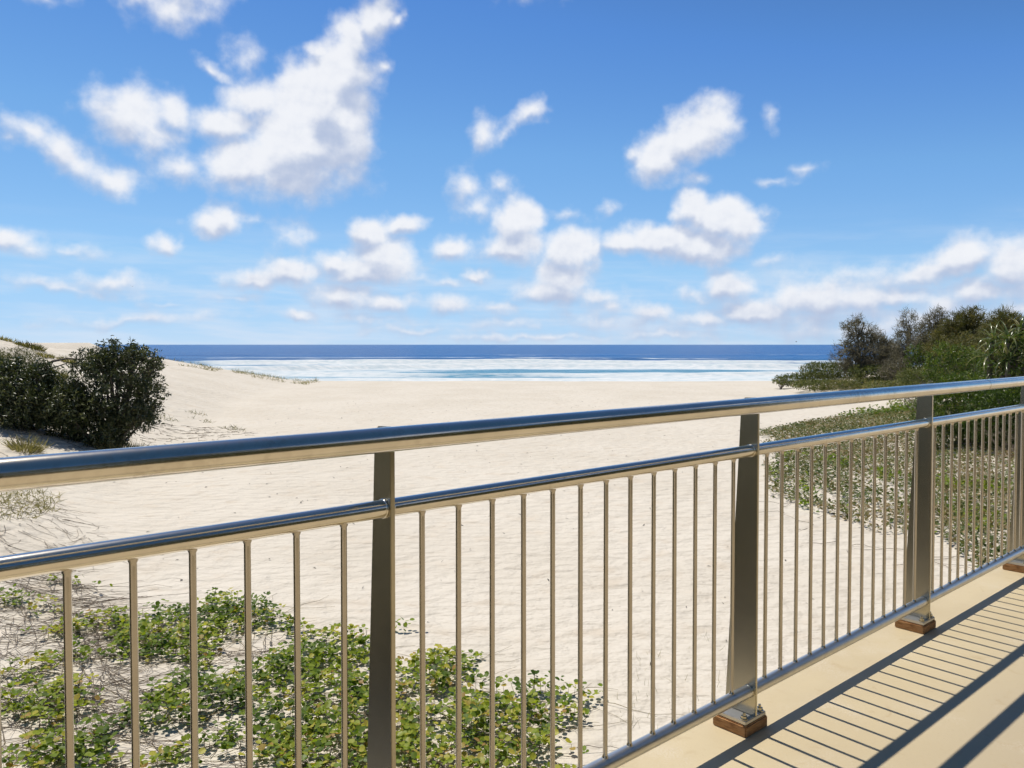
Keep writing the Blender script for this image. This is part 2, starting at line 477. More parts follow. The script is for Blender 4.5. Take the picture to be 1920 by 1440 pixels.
def sand_mat():
    m, T, b = new_mat('dry_sand')
    tc = T.add('ShaderNodeTexCoord')
    P = tc.outputs['Object']
    sp = T.sep(P)
    big = T.noise(P, 0.35, 4, 0.55)
    mid = T.noise(P, 2.2, 5, 0.6)
    fine = T.noise(P, 45.0, 3, 0.6)
    c = T.mix(T.smooth(big, 0.35, 0.7), (0.625, 0.570, 0.485), (0.580, 0.524, 0.438))
    c = T.mix(T.smooth(mid, 0.50, 0.76, 0.0, 0.5), c, (0.54, 0.45, 0.345))
    c = T.mix(T.smooth(fine, 0.6, 0.8, 0.0, 0.35), c, (0.42, 0.35, 0.26))
    # wet sand towards the water
    c = T.mix(T.smooth(sp[2], -2.4, -4.4), c, (0.28, 0.23, 0.17))
    T.link(c, b.inputs['Base Color'])
    b.inputs['Roughness'].default_value = 0.95
    b.inputs['Specular IOR Level'].default_value = 0.15
    # trodden, wind-worked surface
    pst = T.vmath('MULTIPLY', P, (1.0, 1.0, 1.0))
    dimple = T.add('ShaderNodeTexVoronoi'); dimple.feature = 'SMOOTH_F1'
    T.link(T.vmath('ADD', pst, T.vmath('MULTIPLY', T.comb(mid, mid, 0.0), (0.5, 0.5, 0))), dimple.inputs['Vector'])
    dimple.inputs['Scale'].default_value = 4.2; dimple.inputs['Smoothness'].default_value = 0.6
    h1 = T.noise(T.vmath('MULTIPLY', P, (0.8, 1.25, 1.0)), 4.2, 3, 0.45, 0.0)
    h2 = T.noise(pst, 20.0, 3, 0.5)
    h = T.math('ADD', T.math('MULTIPLY', dimple.outputs['Distance'], 0.35), T.math('ADD', T.math('MULTIPLY', h1, 1.0), T.math('MULTIPLY', h2, 0.20)))
    bp = T.add('ShaderNodeBump'); bp.inputs['Strength'].default_value = 0.8; bp.inputs['Distance'].default_value = 0.12
    T.link(h, bp.inputs['Height']); T.link(bp.outputs[0], b.inputs['Normal'])
    return m
SAND = sand_mat()

def sea_mat():
    m, T, b = new_mat('sea_water')
    out = T.n['Material Output']
    tc = T.add('ShaderNodeTexCoord')
    P = tc.outputs['Object']
    at = T.add('ShaderNodeAttribute'); at.attribute_name = 'foam'
    sh = T.add('ShaderNodeAttribute'); sh.attribute_name = 'shallow'
    pn = T.vmath('MULTIPLY', P, (0.35, 1.0, 1.0))
    n1 = T.noise(pn, 0.16, 6, 0.65, 0.6)
    n2 = T.noise(pn, 1.1, 5, 0.65, 0.4)
    swell = T.noise(T.vmath('MULTIPLY', P, (0.12, 1.0, 1.0)), 0.02, 6, 0.7)
    deep = T.mix(T.smooth(swell, 0.35, 0.68), (0.012, 0.085, 0.26), (0.022, 0.125, 0.35))
    col = T.mix(sh.outputs['Fac'], deep, (0.08, 0.26, 0.38))
    T.link(col, b.inputs['Base Color'])
    b.inputs['Roughness'].default_value = 0.30
    b.inputs['IOR'].default_value = 1.33
    b.inputs['Specular IOR Level'].default_value = 0.22
    bp = T.add('ShaderNodeBump'); bp.inputs['Strength'].default_value = 1.0; bp.inputs['Distance'].default_value = 1.6
    T.link(T.math('ADD', n1, T.math('MULTIPLY', n2, 0.25)), bp.inputs['Height'])
    T.link(bp.outputs[0], b.inputs['Normal'])
    fo = T.add('ShaderNodeBsdfPrincipled')
    fcol = T.mix(T.smooth(n2, 0.3, 0.7), (0.68, 0.69, 0.69), (0.46, 0.54, 0.58))
    T.link(fcol, fo.inputs['Base Color']); fo.inputs['Roughness'].default_value = 0.9
    fo.inputs['Specular IOR Level'].default_value = 0.1
    fac = T.smooth(T.math('ADD', at.outputs['Fac'], T.math('MULTIPLY_ADD', n2, 0.9, -0.45)), 0.30, 0.72)
    # scattered whitecaps out at sea
    wc = T.smooth(T.noise(T.vmath('MULTIPLY', P, (0.25, 1.0, 1.0)), 0.32, 4, 0.72), 0.70, 0.77, 0.0, 0.75)
    wc = T.math('MULTIPLY', wc, T.smooth(T.noise(P, 0.011, 2, 0.5), 0.46, 0.62))
    fac = T.math('MAXIMUM', fac, wc)
    ms = T.add('ShaderNodeMixShader')
    T.link(fac, ms.inputs[0]); T.link(b.outputs[0], ms.inputs[1]); T.link(fo.outputs[0], ms.inputs[2])
    T.link(ms.outputs[0], out.inputs['Surface'])
    return m
SEA = sea_mat()

def leaf_mat(name, stops, gloss=0.45, trans=0.35, tcol=None, spec=0.4):
    m, T, b = new_mat(name)
    out = T.n['Material Output']
    at = T.add('ShaderNodeAttribute'); at.attribute_name = 'tint'
    col = T.ramp(at.outputs['Fac'], stops)
    T.link(col, b.inputs['Base Color'])
    b.inputs['Roughness'].default_value = gloss
    b.inputs['Specular IOR Level'].default_value = spec
    tr = T.add('ShaderNodeBsdfTranslucent')
    T.link(T.mix(1.0, col, tcol or (1.15, 1.25, 0.55), 'MULTIPLY'), tr.inputs[0])
    ms = T.add('ShaderNodeMixShader'); ms.inputs[0].default_value = trans
    T.link(b.outputs[0], ms.inputs[1]); T.link(tr.outputs[0], ms.inputs[2])
    T.link(ms.outputs[0], out.inputs['Surface'])
    return m

def oleaf_mat(name, stops, gloss=0.4, trans=0.35):
    """as leaf_mat, but the tint comes from each object's own random value (single-leaf objects)"""
    m, T, b = new_mat(name)
    out = T.n['Material Output']
    oi = T.add('ShaderNodeObjectInfo')
    col = T.ramp(oi.outputs['Random'], stops)
    T.link(col, b.inputs['Base Color']); b.inputs['Roughness'].default_value = gloss
    tr = T.add('ShaderNodeBsdfTranslucent')
    T.link(T.mix(1.0, col, (1.15, 1.25, 0.55), 'MULTIPLY'), tr.inputs[0])
    ms = T.add('ShaderNodeMixShader'); ms.inputs[0].default_value = trans
    T.link(b.outputs[0], ms.inputs[1]); T.link(tr.outputs[0], ms.inputs[2])
    T.link(ms.outputs[0], out.inputs['Surface'])
    return m

CREEP_STOPS = [(0.0, (0.055, 0.100, 0.010)), (0.30, (0.145, 0.215, 0.018)), (0.62, (0.29, 0.34, 0.030)), (0.88, (0.48, 0.43, 0.06)), (1.0, (0.36, 0.22, 0.07))]
L_CREEP = leaf_mat('creeper_leaf', CREEP_STOPS, 0.5, 0.45, spec=0.3)
L_CREEP1 = oleaf_mat('creeper_leaf_single', CREEP_STOPS, 0.5, 0.45)
L_DRYC = leaf_mat('dry_creeper_leaf', [(0.0, (0.06, 0.095, 0.018)), (0.3, (0.115, 0.14, 0.03)), (0.55, (0.19, 0.165, 0.06)), (0.8, (0.28, 0.20, 0.10)), (1.0, (0.38, 0.30, 0.18))], 0.6, 0.25, (1.05, 1.05, 0.7))
L_DARK = leaf_mat('dark_shrub_leaf', [(0.0, (0.028, 0.038, 0.013)), (0.5, (0.068, 0.082, 0.030)), (0.85, (0.14, 0.15, 0.065)), (1.0, (0.24, 0.21, 0.09))], 0.36, 0.22, spec=0.6)
L_OLIVE = leaf_mat('olive_shrub_leaf', [(0.0, (0.05, 0.06, 0.02)), (0.5, (0.13, 0.135, 0.045)), (0.85, (0.21, 0.18, 0.07)), (1.0, (0.27, 0.17, 0.09))], 0.6, 0.3)
L_CASU = leaf_mat('casuarina_needle', [(0.0, (0.075, 0.075, 0.045)), (0.5, (0.17, 0.155, 0.105)), (0.85, (0.28, 0.25, 0.19)), (1.0, (0.36, 0.30, 0.24))], 0.6, 0.38, (1.0, 1.0, 0.8))
L_BROWN = leaf_mat('brown_green_leaf', [(0.0, (0.045, 0.055, 0.015)), (0.5, (0.125, 0.115, 0.035)), (0.85, (0.20, 0.165, 0.06)), (1.0, (0.28, 0.19, 0.09))], 0.6, 0.36)
L_GREEN = leaf_mat('green_shrub_leaf', [(0.0, (0.030, 0.055, 0.010)), (0.5, (0.085, 0.135, 0.015)), (0.85, (0.16, 0.21, 0.025)), (1.0, (0.24, 0.22, 0.04))], 0.42, 0.38)
L_LOW = leaf_mat('low_cover_leaf', [(0.0, (0.045, 0.065, 0.015)), (0.5, (0.125, 0.145, 0.035)), (0.85, (0.21, 0.20, 0.07)), (1.0, (0.31, 0.25, 0.13))], 0.55, 0.3)
L_DRYG = leaf_mat('dune_grass_blade', [(0.0, (0.12, 0.12, 0.04)), (0.5, (0.24, 0.21, 0.08)), (1.0, (0.40, 0.33, 0.17))], 0.6, 0.3)
L_GREY = leaf_mat('grey_twig_leaf', [(0.0, (0.06, 0.055, 0.045)), (0.5, (0.16, 0.14, 0.12)), (1.0, (0.30, 0.26, 0.23))], 0.7, 0.1, (1, 1, 1))
L_PAND = oleaf_mat('pandanus_leaf', [(0.0, (0.055, 0.085, 0.025)), (0.5, (0.11, 0.14, 0.05)), (0.85, (0.20, 0.21, 0.10)), (1.0, (0.34, 0.28, 0.15))], 0.25, 0.25)

def bark_mat(name, a, b_):
    m, T, b = new_mat(name)
    tc = T.add('ShaderNodeTexCoord')
    n = T.noise(T.vmath('MULTIPLY', tc.outputs['Object'], (1, 1, 0.3)), 25.0, 5, 0.65)
    T.link(T.mix(T.smooth(n, 0.3, 0.7), a, b_), b.inputs['Base Color'])
    b.inputs['Roughness'].default_value = 0.85
    return m
BARK = bark_mat('grey_bark', (0.09, 0.075, 0.06), (0.20, 0.17, 0.14))
DEADWOOD = bark_mat('dead_stem', (0.10, 0.075, 0.05), (0.24, 0.19, 0.14))
STEMG = bark_mat('creeper_runner', (0.16, 0.12, 0.05), (0.26, 0.21, 0.10))

# ------------------------------------------------------------------ ground
def H(x, y):
    x = np.asarray(x, float); y = np.asarray(y, float)
    z = np.full(np.broadcast(x, y).shape, -1.45)
    z = z + 0.10 * (fbm(x * 0.10, y * 0.10, 3, 3) - 0.5)
    # beach face and sea bed
    z = z - np.where(y > 57, np.minimum((y - 57) * 0.068 * sstep(57, 66, y), 9.0), 0)
    # left dune
    wob = 1.6 * (fbm(y * 0.16, x * 0.05, 11, 3) - 0.5)
    toe = np.interp(y, [-40, 0, 5, 10, 22, 35.5, 58, 80], [-4.5, -3.4, -3.8, -5.0, -9.2, -12.3, -15.5, -18]) + wob
    sl = np.interp(y, [-40, 0, 10, 18, 30, 45, 58, 70], [0.25, 0.2, 0.26, 0.36, 0.42, 0.27, 0.20, 0.12])
    s = toe - x
    s = np.where(s > 0, s * s / (s + 1.2), 0)
    cap = np.interp(y, [-40, 0, 20, 30, 45, 60], [2.5, 2.5, 3.6, 3.9, 3.2, 2.6])
    rise = cap * np.tanh(sl * s / cap)
    z = z + rise * (1 - sstep(58, 74, y)) * (1 + 0.25 * (fbm(x * 0.22, y * 0.22, 21, 4) - 0.5))
    z = z + 0.55 * sstep(0.6, 2.0, rise) * (fbm(x * 0.35, y * 0.35, 5, 4) - 0.5) * (1 - sstep(55, 66, y))
    # grassy mound at the left edge, near
    z = z + 0.30 * np.exp(-((x + 7.3) / 1.7) ** 2 - ((y - 10.6) / 1.5) ** 2)
    # far dune spit beyond, left
    z = z + 8.3 * sstep(-54.0, -68, x) * np.exp(-((y - 135) / 11.0) ** 2)
    # right dune
    toer = np.interp(y, [-40, 0, 10, 16, 24, 32, 41, 47, 52, 58], [4, 5, 6.2, 8.0, 10.0, 14.5, 17.3, 15.6, 18, 26]) + 0.8 * (fbm(y * 0.3, x * 0.1, 31, 3) - 0.5)
    sr = x - toer
    sr = np.where(sr > 0, sr * sr / (sr + 0.9), 0)
    z = z + 1.5 * np.tanh(0.24 * sr / 1.5) * (1 - sstep(54, 66, y))
    # sandy unevenness
    near = 1 - sstep(25, 60, y)
    z = z + 0.035 * (fbm(x * 0.9, y * 0.9, 7, 3) - 0.5) + near * 0.022 * (fbm(x * 3.1, y * 3.1, 9, 3) - 0.5)
    return z

def Hp(x, y):
    return float(H(np.array([x]), np.array([y]))[0])

def grid_mesh(name, xs, ys, zf, mat, attrs=None):
    X, Y = np.meshgrid(xs, ys)
    Z = zf(X, Y)
    V = np.stack([X.ravel(), Y.ravel(), Z.ravel()], 1)
    nx, ny = len(xs), len(ys)
    i = np.arange(nx * ny).reshape(ny, nx)
    Fc = np.stack([i[:-1, :-1].ravel(), i[:-1, 1:].ravel(), i[1:, 1:].ravel(), i[1:, :-1].ravel()], 1)
    at = {k: f(X, Y).ravel() for k, f in (attrs or {}).items()}
    return fast_mesh(name, V, Fc, mat, True, at)

def steps(*segs):
    out = []
    for a, b, n in segs:
        out.append(np.linspace(a, b, n, endpoint=False))
    out.append(np.array([segs[-1][1]]))
    return np.concatenate(out)

xs = steps((-400, -60, 30), (-60, -13, 130), (-13, 13, 200), (13, 45, 80), (45, 400, 30))
ys = steps((-300, -20, 20), (-20, 3, 30), (3, 20, 170), (20, 70, 190), (70, 170, 60))
beach = obj('beach', grid_mesh('beach', xs, ys, H, SAND))
tag(beach, 'pale dry sand beach between two low dunes', 'beach', kind='structure')

# ------------------------------------------------------------------ sea
SEA_Z = -4.5
def wave_lines(x):
    wob = lambda s, a: a * (fbm(x * 0.012, x * 0 + s, int(s * 10), 3) - 0.5)
    return [(128 + wob(1.1, 14), 0.35, 3.0), (150 + wob(2.3, 30), 0.9, 3.4), (181 + wob(3.7, 44), 1.3, 4.2), (230 + wob(4.9, 70), 1.6, 5.0), (300 + wob(6.1, 50), 0.8, 8), (395 + wob(7.7, 40), 0.8, 9)]
def wamp(x, k):
    return 0.35 + 0.9 * fbm(x * 0.018, x * 0 + k * 3.3, 40 + k, 3)
def sea_h(X, Y):
    z = np.full(X.shape, SEA_Z)
    for k, (yc, a, w) in enumerate(wave_lines(X)):
        d = Y - yc
        z = z + a * wamp(X, k) * np.where(d < 0, np.exp(-(d / (w * 0.6)) ** 2), np.exp(-(d / (w * 1.6)) ** 2))
    near = (Y > 100) & (Y < 520)
    z = z + np.where(near, 0.35 * (fbm(X * 0.05, Y * 0.16, 77, 4) - 0.5) + 0.16 * (fbm(X * 0.3, Y * 0.7, 78, 3) - 0.5), 0)
    return z
def sea_foam(X, Y):
    f = np.zeros(X.shape)
    nz = fbm(X * 0.045, Y * 0.13, 91, 5)
    nz2 = fbm(X * 0.010, Y * 0.03, 92, 3)
    for k, (yc, a, w) in enumerate(wave_lines(X)):
        d = Y - yc
        band = np.where(d > 0, np.exp(-(d / (2.2 if k < 4 else 1.6)) ** 2), np.exp(-(d / (8.0 if k < 4 else 2.0)) ** 2))
        f = np.maximum(f, band * (np.clip(wamp(X, k) * 1.9 - 0.55, 0, 1.15) * (0.55 + 0.8 * nz) if k < 4 else 0.8 * sstep(0.50, 0.66, fbm(X * 0.02, X * 0 + k, 60 + k, 3))))
    inner = (1 - sstep(214, 250, Y + 110 * (nz2 - 0.5)))
    f = np.maximum(f, inner * (-0.26 + 1.30 * nz + 0.9 * (nz2 - 0.5)))
    f = np.maximum(f, 1.0 - sstep(126, 139, Y + 10 * (nz - 0.5)))
    return np.clip(f, 0, 1.1)
def sea_shallow(X, Y):
    return np.clip((1 - sstep(150, 300, Y)) * 0.9 + 0.1 * (1 - sstep(250, 500, Y)), 0, 1)
sx = steps((-40000, -1500, 12), (-1500, -260, 24), (-260, 260, 430), (260, 1500, 24), (1500, 40000, 12))
sy = steps((85, 118, 12), (118, 250, 330), (250, 420, 170), (420, 1000, 60), (1000, 4000, 20), (4000, 45000, 12))
sea = obj('sea', grid_mesh('sea', sx, sy, sea_h, SEA, {'foam': sea_foam, 'shallow': sea_shallow}))
tag(sea, 'deep blue sea with white surf breaking on the beach', 'sea', kind='structure')

# ------------------------------------------------------------------ boardwalk deck
def RW(u, w, z):
    return RD * u + RN * (DIST + w) + Vector((0, 0, z))
RM = Matrix(((RD.x, RN.x, 0, RN.x * DIST), (RD.y, RN.y, 0, RN.y * DIST), (0, 0, 1, 0), (0, 0, 0, 1)))   # (u, w, z) -> world

bm = bmesh.new()
box_bm(bm, (3.5, 0.15 - 2.3, -0.11), (17, 4.6, 0.22), RM, 0.012)
deck = obj('boardwalk_deck', bm_mesh('boardwalk_deck', bm, DECK))
tag(deck, 'smooth tan boardwalk deck striped by railing shadows', 'boardwalk', kind='structure')

# ------------------------------------------------------------------ railing
rail = empty('handrail', RW(0.893, 0, 0.0), math.pi / 2 - TH)
tag(rail, 'stainless steel handrail with round bars along the boardwalk edge', 'railing')
rail_m = Matrix.Translation(rail.location) @ Matrix.Rotation(math.pi / 2 - TH, 4, 'Z')
RI = rail_m.inverted()
def RL(u, w, z):                    # railing coordinates in the frame of the empty
    return RI @ RW(u, w, z)

PITCHB, U2, SB = 1.3761, 0.893, 0.09872
Z_TOP, W_TOP, R_TOP = 1.066, -0.100, 0.0245
Z_MID, R_MID = 0.909, 0.0190
Z_BOT, R_BOT = 0.127, 0.0205
R_BAL = 0.0064
posts = [U2 + PITCHB * k for k in range(-2, 6)]
PT = 0.011                          # plate thickness

tr = obj('top_rail', tube_mesh('top_rail', [RL(posts[0] - 0.4, W_TOP, Z_TOP), RL(posts[-1] + 0.4, W_TOP, Z_TOP)], R_TOP, STEEL, 40), rail)
for uj in (4.05, 0.02):
    obj('joint_seam', tube_mesh('joint_seam', [RL(uj, W_TOP, Z_TOP), RL(uj + 0.0022, W_TOP, Z_TOP)], R_TOP + 0.0006, STEEL_PLATE, 40), tr)

# one post, at the origin of (u, w, z); copied along the rail
def plate_mesh():
    prof = [(-0.026, 0.052), (0.088, 0.052), (0.042, 0.93), (0.036, 1.060), (0.031, 1.072), (0.022, 1.079), (-0.012, 1.0805), (-0.026, 1.078),
            (-0.030, 1.074), (-0.090, 1.072), (-0.090, 1.060), (-0.026, 1.056)]
    bm = bmesh.new()
    a = [bm.verts.new((0, w, z)) for w, z in prof]; b = [bm.verts.new((PT, w, z)) for w, z in prof]
    bm.faces.new(a); bm.faces.new(b[::-1])
    for i in range(len(prof)):
        j = (i + 1) % len(prof); bm.faces.new((a[j], a[i], b[i], b[j]))
    bmesh.ops.recalc_face_normals(bm, faces=bm.faces[:])
    bmesh.ops.bevel(bm, geom=[e for e in bm.edges if abs(e.verts[0].co.x - e.verts[1].co.x) < 1e-6], offset=0.0012, segments=2, affect='EDGES')
    bmesh.ops.triangulate(bm, faces=[f for f in bm.faces if len(f.verts) > 4])
    return bm_mesh('post', bm, STEEL_PLATE)
PLATE = plate_mesh()
bm = bmesh.new(); box_bm(bm, (PT / 2, 0.034, 0.0445), (0.118, 0.118, 0.013), None, 0.002); BASEP = bm_mesh('base_plate', bm, STEEL_BASE)
bm = bmesh.new(); box_bm(bm, (PT / 2, 0.034, 0.018), (0.128, 0.126, 0.038), None, 0.004); PACK = bm_mesh('packer_block', bm, TIMBER)
def bolt_mesh():
    bm = bmesh.new()
    for r, z0, h, seg in ((0.0125, 0.0512, 0.0025, 20), (0.0098, 0.0535, 0.0085, 6), (0.0055, 0.062, 0.010, 14)):
        q = bmesh.ops.create_cone(bm, cap_ends=True, segments=seg, radius1=r, radius2=r * (0.75 if r < 0.006 else 1), depth=h)
        for v in q['verts']: v.co.z += z0 + h / 2
    return bm_mesh('bolt', bm, STEEL_PLATE)
BOLT = bolt_mesh()
def collar_mesh(R):
    """weld collar where a tube meets the plate, axis along x"""
    V, Fc = [], []
    ns, nr = 28, 8
    for i in range(ns):
        t = 2 * math.pi * i / ns
        for j in range(nr):
            p = 2 * math.pi * j / nr
            r = R + 0.0016 * math.cos(p)
            V.append((0.0030 * math.sin(p), r * math.cos(t), r * math.sin(t)))
    for i in range(ns):
        for j in range(nr):
            i2, j2 = (i + 1) % ns, (j + 1) % nr
            Fc.append((i * nr + j, i2 * nr + j, i2 * nr + j2, i * nr + j2))
    return fast_mesh('collar', V, Fc, STEEL, True)
COLL = collar_mesh(R_MID + 0.0004)

def local(o, u, w=0.0, z=0.0):
    o.location = RL(u, w, z)
for up in posts:
    po = obj('post', PLATE, rail)
    local(po, up)
    po.location.z = RL(up, 0, 0).z
    obj('packer_block', PACK, po)
    obj('base_plate', BASEP, po)
    for dx in (-0.040, 0.040 + PT):
        for dw in (-0.010, 0.076):
            bo = obj('bolt', BOLT, po); bo.location = (dx, dw, 0); bo.rotation_euler = (0, 0, random.random())
    for z in (Z_MID, Z_BOT):
        for dx in (-0.0025, PT + 0.0025):
            co = obj('collar', COLL, po); co.location = (dx, 0, z)
# bay tubes and balusters
ln = PITCHB - PT
TM = tube_mesh('mid_rail', [(0, 0, 0), (ln, 0, 0)], R_MID, STEEL, 32)
TB = tube_mesh('bottom_rail', [(0, 0, 0), (ln, 0, 0)], R_BOT, STEEL_DULL, 32)
hb = (Z_MID - R_MID) - (Z_BOT + R_BOT)
BAL = tube_mesh('baluster', [(0, 0, -0.004), (0, 0, 0.002), (0, 0, 0.006), (0, 0, 0.010), (0, 0, hb - 0.010), (0, 0, hb - 0.006), (0, 0, hb - 0.002), (0, 0, hb + 0.004)],
                [R_BAL * 1.45, R_BAL * 1.3, R_BAL, R_BAL, R_BAL, R_BAL, R_BAL * 1.3, R_BAL * 1.45], STEEL_BAR, 14)
off = (PITCHB - 12 * SB) / 2
rnd = random.Random(4)
for up in posts[:-1]:
    local(obj('mid_rail', TM, rail), up + PT, 0, Z_MID)
    local(obj('bottom_rail', TB, rail), up + PT, 0, Z_BOT)
    for i in range(13):
        ba = obj('baluster', BAL, rail)
        local(ba, up + off + i * SB + rnd.uniform(-0.0012, 0.0012), 0, Z_BOT + R_BOT)
        ba.rotation_euler = (rnd.uniform(-.0012, .0012), rnd.uniform(-.0012, .0012), 0)

# ------------------------------------------------------------------ plants
RS = np.random.RandomState

LEAF_T = (np.array([(0, 0, 0), (-0.5, 0.45, 0.10), (0.5, 0.45, 0.10), (0, 0.5, 0), (0, 1, -0.06)], float),
          np.array([(0, 2, 3), (2, 4, 3), (0, 3, 1), (1, 3, 4)]))
ROUND_T = (np.array([(0, 0, 0), (-0.42, 0.22, 0.10), (-0.50, 0.62, 0.13), (0.42, 0.22, 0.10), (0.50, 0.62, 0.13), (0, 0.5, 0), (-0.22, 0.98, 0.04), (0.22, 0.98, 0.04), (0, 0.90, -0.01)], float),
           np.array([(0, 3, 5), (3, 4, 5), (4, 7, 5), (7, 8, 5), (0, 5, 1), (1, 5, 2), (2, 5, 6), (6, 5, 8)]))
BLADE_T = (np.array([(-0.5, 0, 0), (0.5, 0, 0), (-0.4, 0.5, 0.10), (0.4, 0.5, 0.10), (0, 1, -0.05)], float),
           np.array([(0, 1, 3), (0, 3, 2), (2, 3, 4)]))

def norm(a):
    return a / np.maximum(np.linalg.norm(a, axis=1, keepdims=True), 1e-9)

def leaf_cloud(name, P, D, N, L, Wd, tint, mat, tmpl=LEAF_T):
    """every leaf a small folded blade: position P, direction D, normal N, length L, width Wd"""
    P = np.asarray(P, float); n = len(P)
    y = norm(D); x = norm(np.cross(y, N)); z = np.cross(x, y)
    tv, tf = tmpl
    L = np.broadcast_to(L, (n,)); Wd = np.broadcast_to(Wd, (n,))
    V = (P[:, None, :] + x[:, None, :] * (tv[None, :, 0] * Wd[:, None])[:, :, None]
         + y[:, None, :] * (tv[None, :, 1] * L[:, None])[:, :, None]
         + z[:, None, :] * (tv[None, :, 2] * L[:, None])[:, :, None])
    Fc = tf[None] + (np.arange(n) * len(tv))[:, None, None]
    at = {'tint': np.repeat(np.clip(tint, 0, 1), len(tv))}
    return fast_mesh(name, V.reshape(-1, 3), Fc.reshape(-1, 3), mat, False, at)

def rand_dirs(r, n):
    return norm(r.normal(size=(n, 3)))

def crown_points(r, blobs, n, lo=0.72, hi=1.06):
    """points in the outer shells of a set of ellipsoids (local coordinates)"""
    B = np.array(blobs, float)
    wgt = (B[:, 3] * B[:, 4] + B[:, 4] * B[:, 5] + B[:, 3] * B[:, 5]); wgt /= wgt.sum()
    k = r.choice(len(B), n, p=wgt)
    d = rand_dirs(r, n)
    # lumpy outline
    lump = 0.86 + 0.34 * fbm(d[:, 0] * 2.1 + k * 3.7, d[:, 2] * 2.1 + d[:, 1] * 1.3, 5, 3)
    rad = lump * (lo + (hi - lo) * r.random_sample(n) ** 0.6)
    P = B[k, :3] + d * B[k, 3:] * rad[:, None]
    inside = np.zeros(n, bool)
    for j in range(len(B)):
        q = (P - B[j, :3]) / B[j, 3:]
        inside |= ((q ** 2).sum(1) < 0.42) & (k != j)
    return P[~inside], d[~inside]

def shrub(name, label, cat, x, y, blobs, mat, tips=1500, per=9, leaf=0.07, width=0.32, seed=1, up=0.5, spread=1.1, tmpl=LEAF_T, fill=0.25,
          group=None, trunk=True, stemr=0.03, z=None, droop=0.0, rough=(0.72, 1.06), bark=BARK, tbias=0.0, ragged=0):
    r = RS(seed)
    core = list(blobs); blobs = list(blobs)
    for _ in range(ragged):                            # sprays that stick out of the outline
        b = core[r.randint(len(core))]; dv = rand_dirs(r, 1)[0]; dv[2] = abs(dv[2]) * 0.9 - 0.1; q = r.uniform(0.10, 0.20)
        blobs.append((b[0] + dv[0] * b[3] * 1.08, b[1] + dv[1] * b[4], max(0.2, b[2] + dv[2] * b[5] * 1.1), q, q, q * 1.2))
    root = empty(name, (x, y, (Hp(x, y) if z is None else z) - 0.03))
    tag(root, label, cat, group)
    P, d = crown_points(r, blobs, tips, *rough)
    ax = norm(d * 0.75 + np.array([0, 0, up]) + 0.5 * r.normal(size=d.shape))
    k = len(P)
    PP = np.repeat(P, per, 0) + r.normal(size=(k * per, 3)) * leaf * 0.35
    dd = norm(np.repeat(ax, per, 0) * (1.4 - spread) + rand_dirs(r, k * per) * spread + np.array([0, 0, -droop]))
    tint = 0.42 + tbias + 0.30 * np.repeat(r.normal(size=k), per) * 0.6 + 0.16 * r.normal(size=k * per)
    LL = leaf * r.uniform(0.6, 1.25, k * per); WW = LL * width * r.uniform(0.8, 1.2, k * per)
    if fill > 0:                                       # inner leaves
        nf = int(k * per * fill)
        Q, qd = crown_points(r, blobs, nf, 0.25, 0.85)
        PP = np.concatenate([PP, Q]); dd = np.concatenate([dd, rand_dirs(r, len(Q))])
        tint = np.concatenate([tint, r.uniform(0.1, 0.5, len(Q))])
        l2 = leaf * 1.25 * r.uniform(0.8, 1.3, len(Q)); LL = np.concatenate([LL, l2]); WW = np.concatenate([WW, l2 * max(width, 0.25) * 1.1])
    N = norm(rand_dirs(r, len(PP)) * 0.9 + np.array([0, 0, 0.8]))
    keep = PP[:, 2] > -0.02
    obj('crown', leaf_cloud('crown', PP[keep], dd[keep], N[keep], LL[keep], WW[keep], tint[keep], mat, tmpl), root)
    if trunk:
        lines = []
        B = np.array(blobs, float)
        for j, b in enumerate(B):
            tip = Vector(b[:3])
            s = Vector((r.normal() * 0.08, r.normal() * 0.08, -0.05))
            m = s.lerp(tip, 0.5) + Vector((r.normal() * 0.12, r.normal() * 0.12, 0.05)) * max(b[3], 0.3)
            lines.append(([s, s.lerp(m, 0.5), m, tip], [stemr, stemr * 0.85, stemr * 0.6, stemr * 0.3]))
            for q in range(5):
                dv = Vector(rand_dirs(r, 1)[0]); dv.z = abs(dv.z) * 0.8
                e = tip + Vector((dv.x * b[3], dv.y * b[4], dv.z * b[5])) * 0.9
                a = m.lerp(tip, r.uniform(0.2, 1))
                lines.append(([a, a.lerp(e, 0.5) + Vector((0, 0, 0.03)), e], [stemr * 0.4, stemr * 0.28, stemr * 0.12]))
        obj('trunk', tubes_mesh('trunk', lines, bark), root)
    return root

def at_depth(px, Y):
    """world x for a photo column at distance Y along the view"""
    return (px - 960) / F_PX * (Y * math.cos(PITCH) + 0.06)

def tuft(name, label, cat, x, y, n=120, length=0.35, rad=0.12, mat=L_DRYG, seed=1, lean=0.6, group=None, width=0.02, kind=None):
    r = RS(seed)
    P = np.zeros((n, 3)); a = r.uniform(0, 2 * np.pi, n); rr = rad * np.sqrt(r.random_sample(n))
    P[:, 0] = rr * np.cos(a); P[:, 1] = rr * np.sin(a)
    zc = Hp(x, y)
    P[:, 2] = H(P[:, 0] + x, P[:, 1] + y) - zc - 0.01
    D = np.stack([np.cos(a) * lean * r.uniform(0.2, 1.3, n), np.sin(a) * lean * r.uniform(0.2, 1.3, n), np.ones(n)], 1) + 0.25 * r.normal(size=(n, 3))
    D[:, 2] = np.abs(D[:, 2])
    me = leaf_cloud(name, P, D, rand_dirs(r, n), length * r.uniform(0.5, 1.2, n), width, r.uniform(0, 1, n), mat, BLADE_T)
    o = obj(name, me); o.location = (x, y, zc)
    return tag(o, label, cat, group, kind)

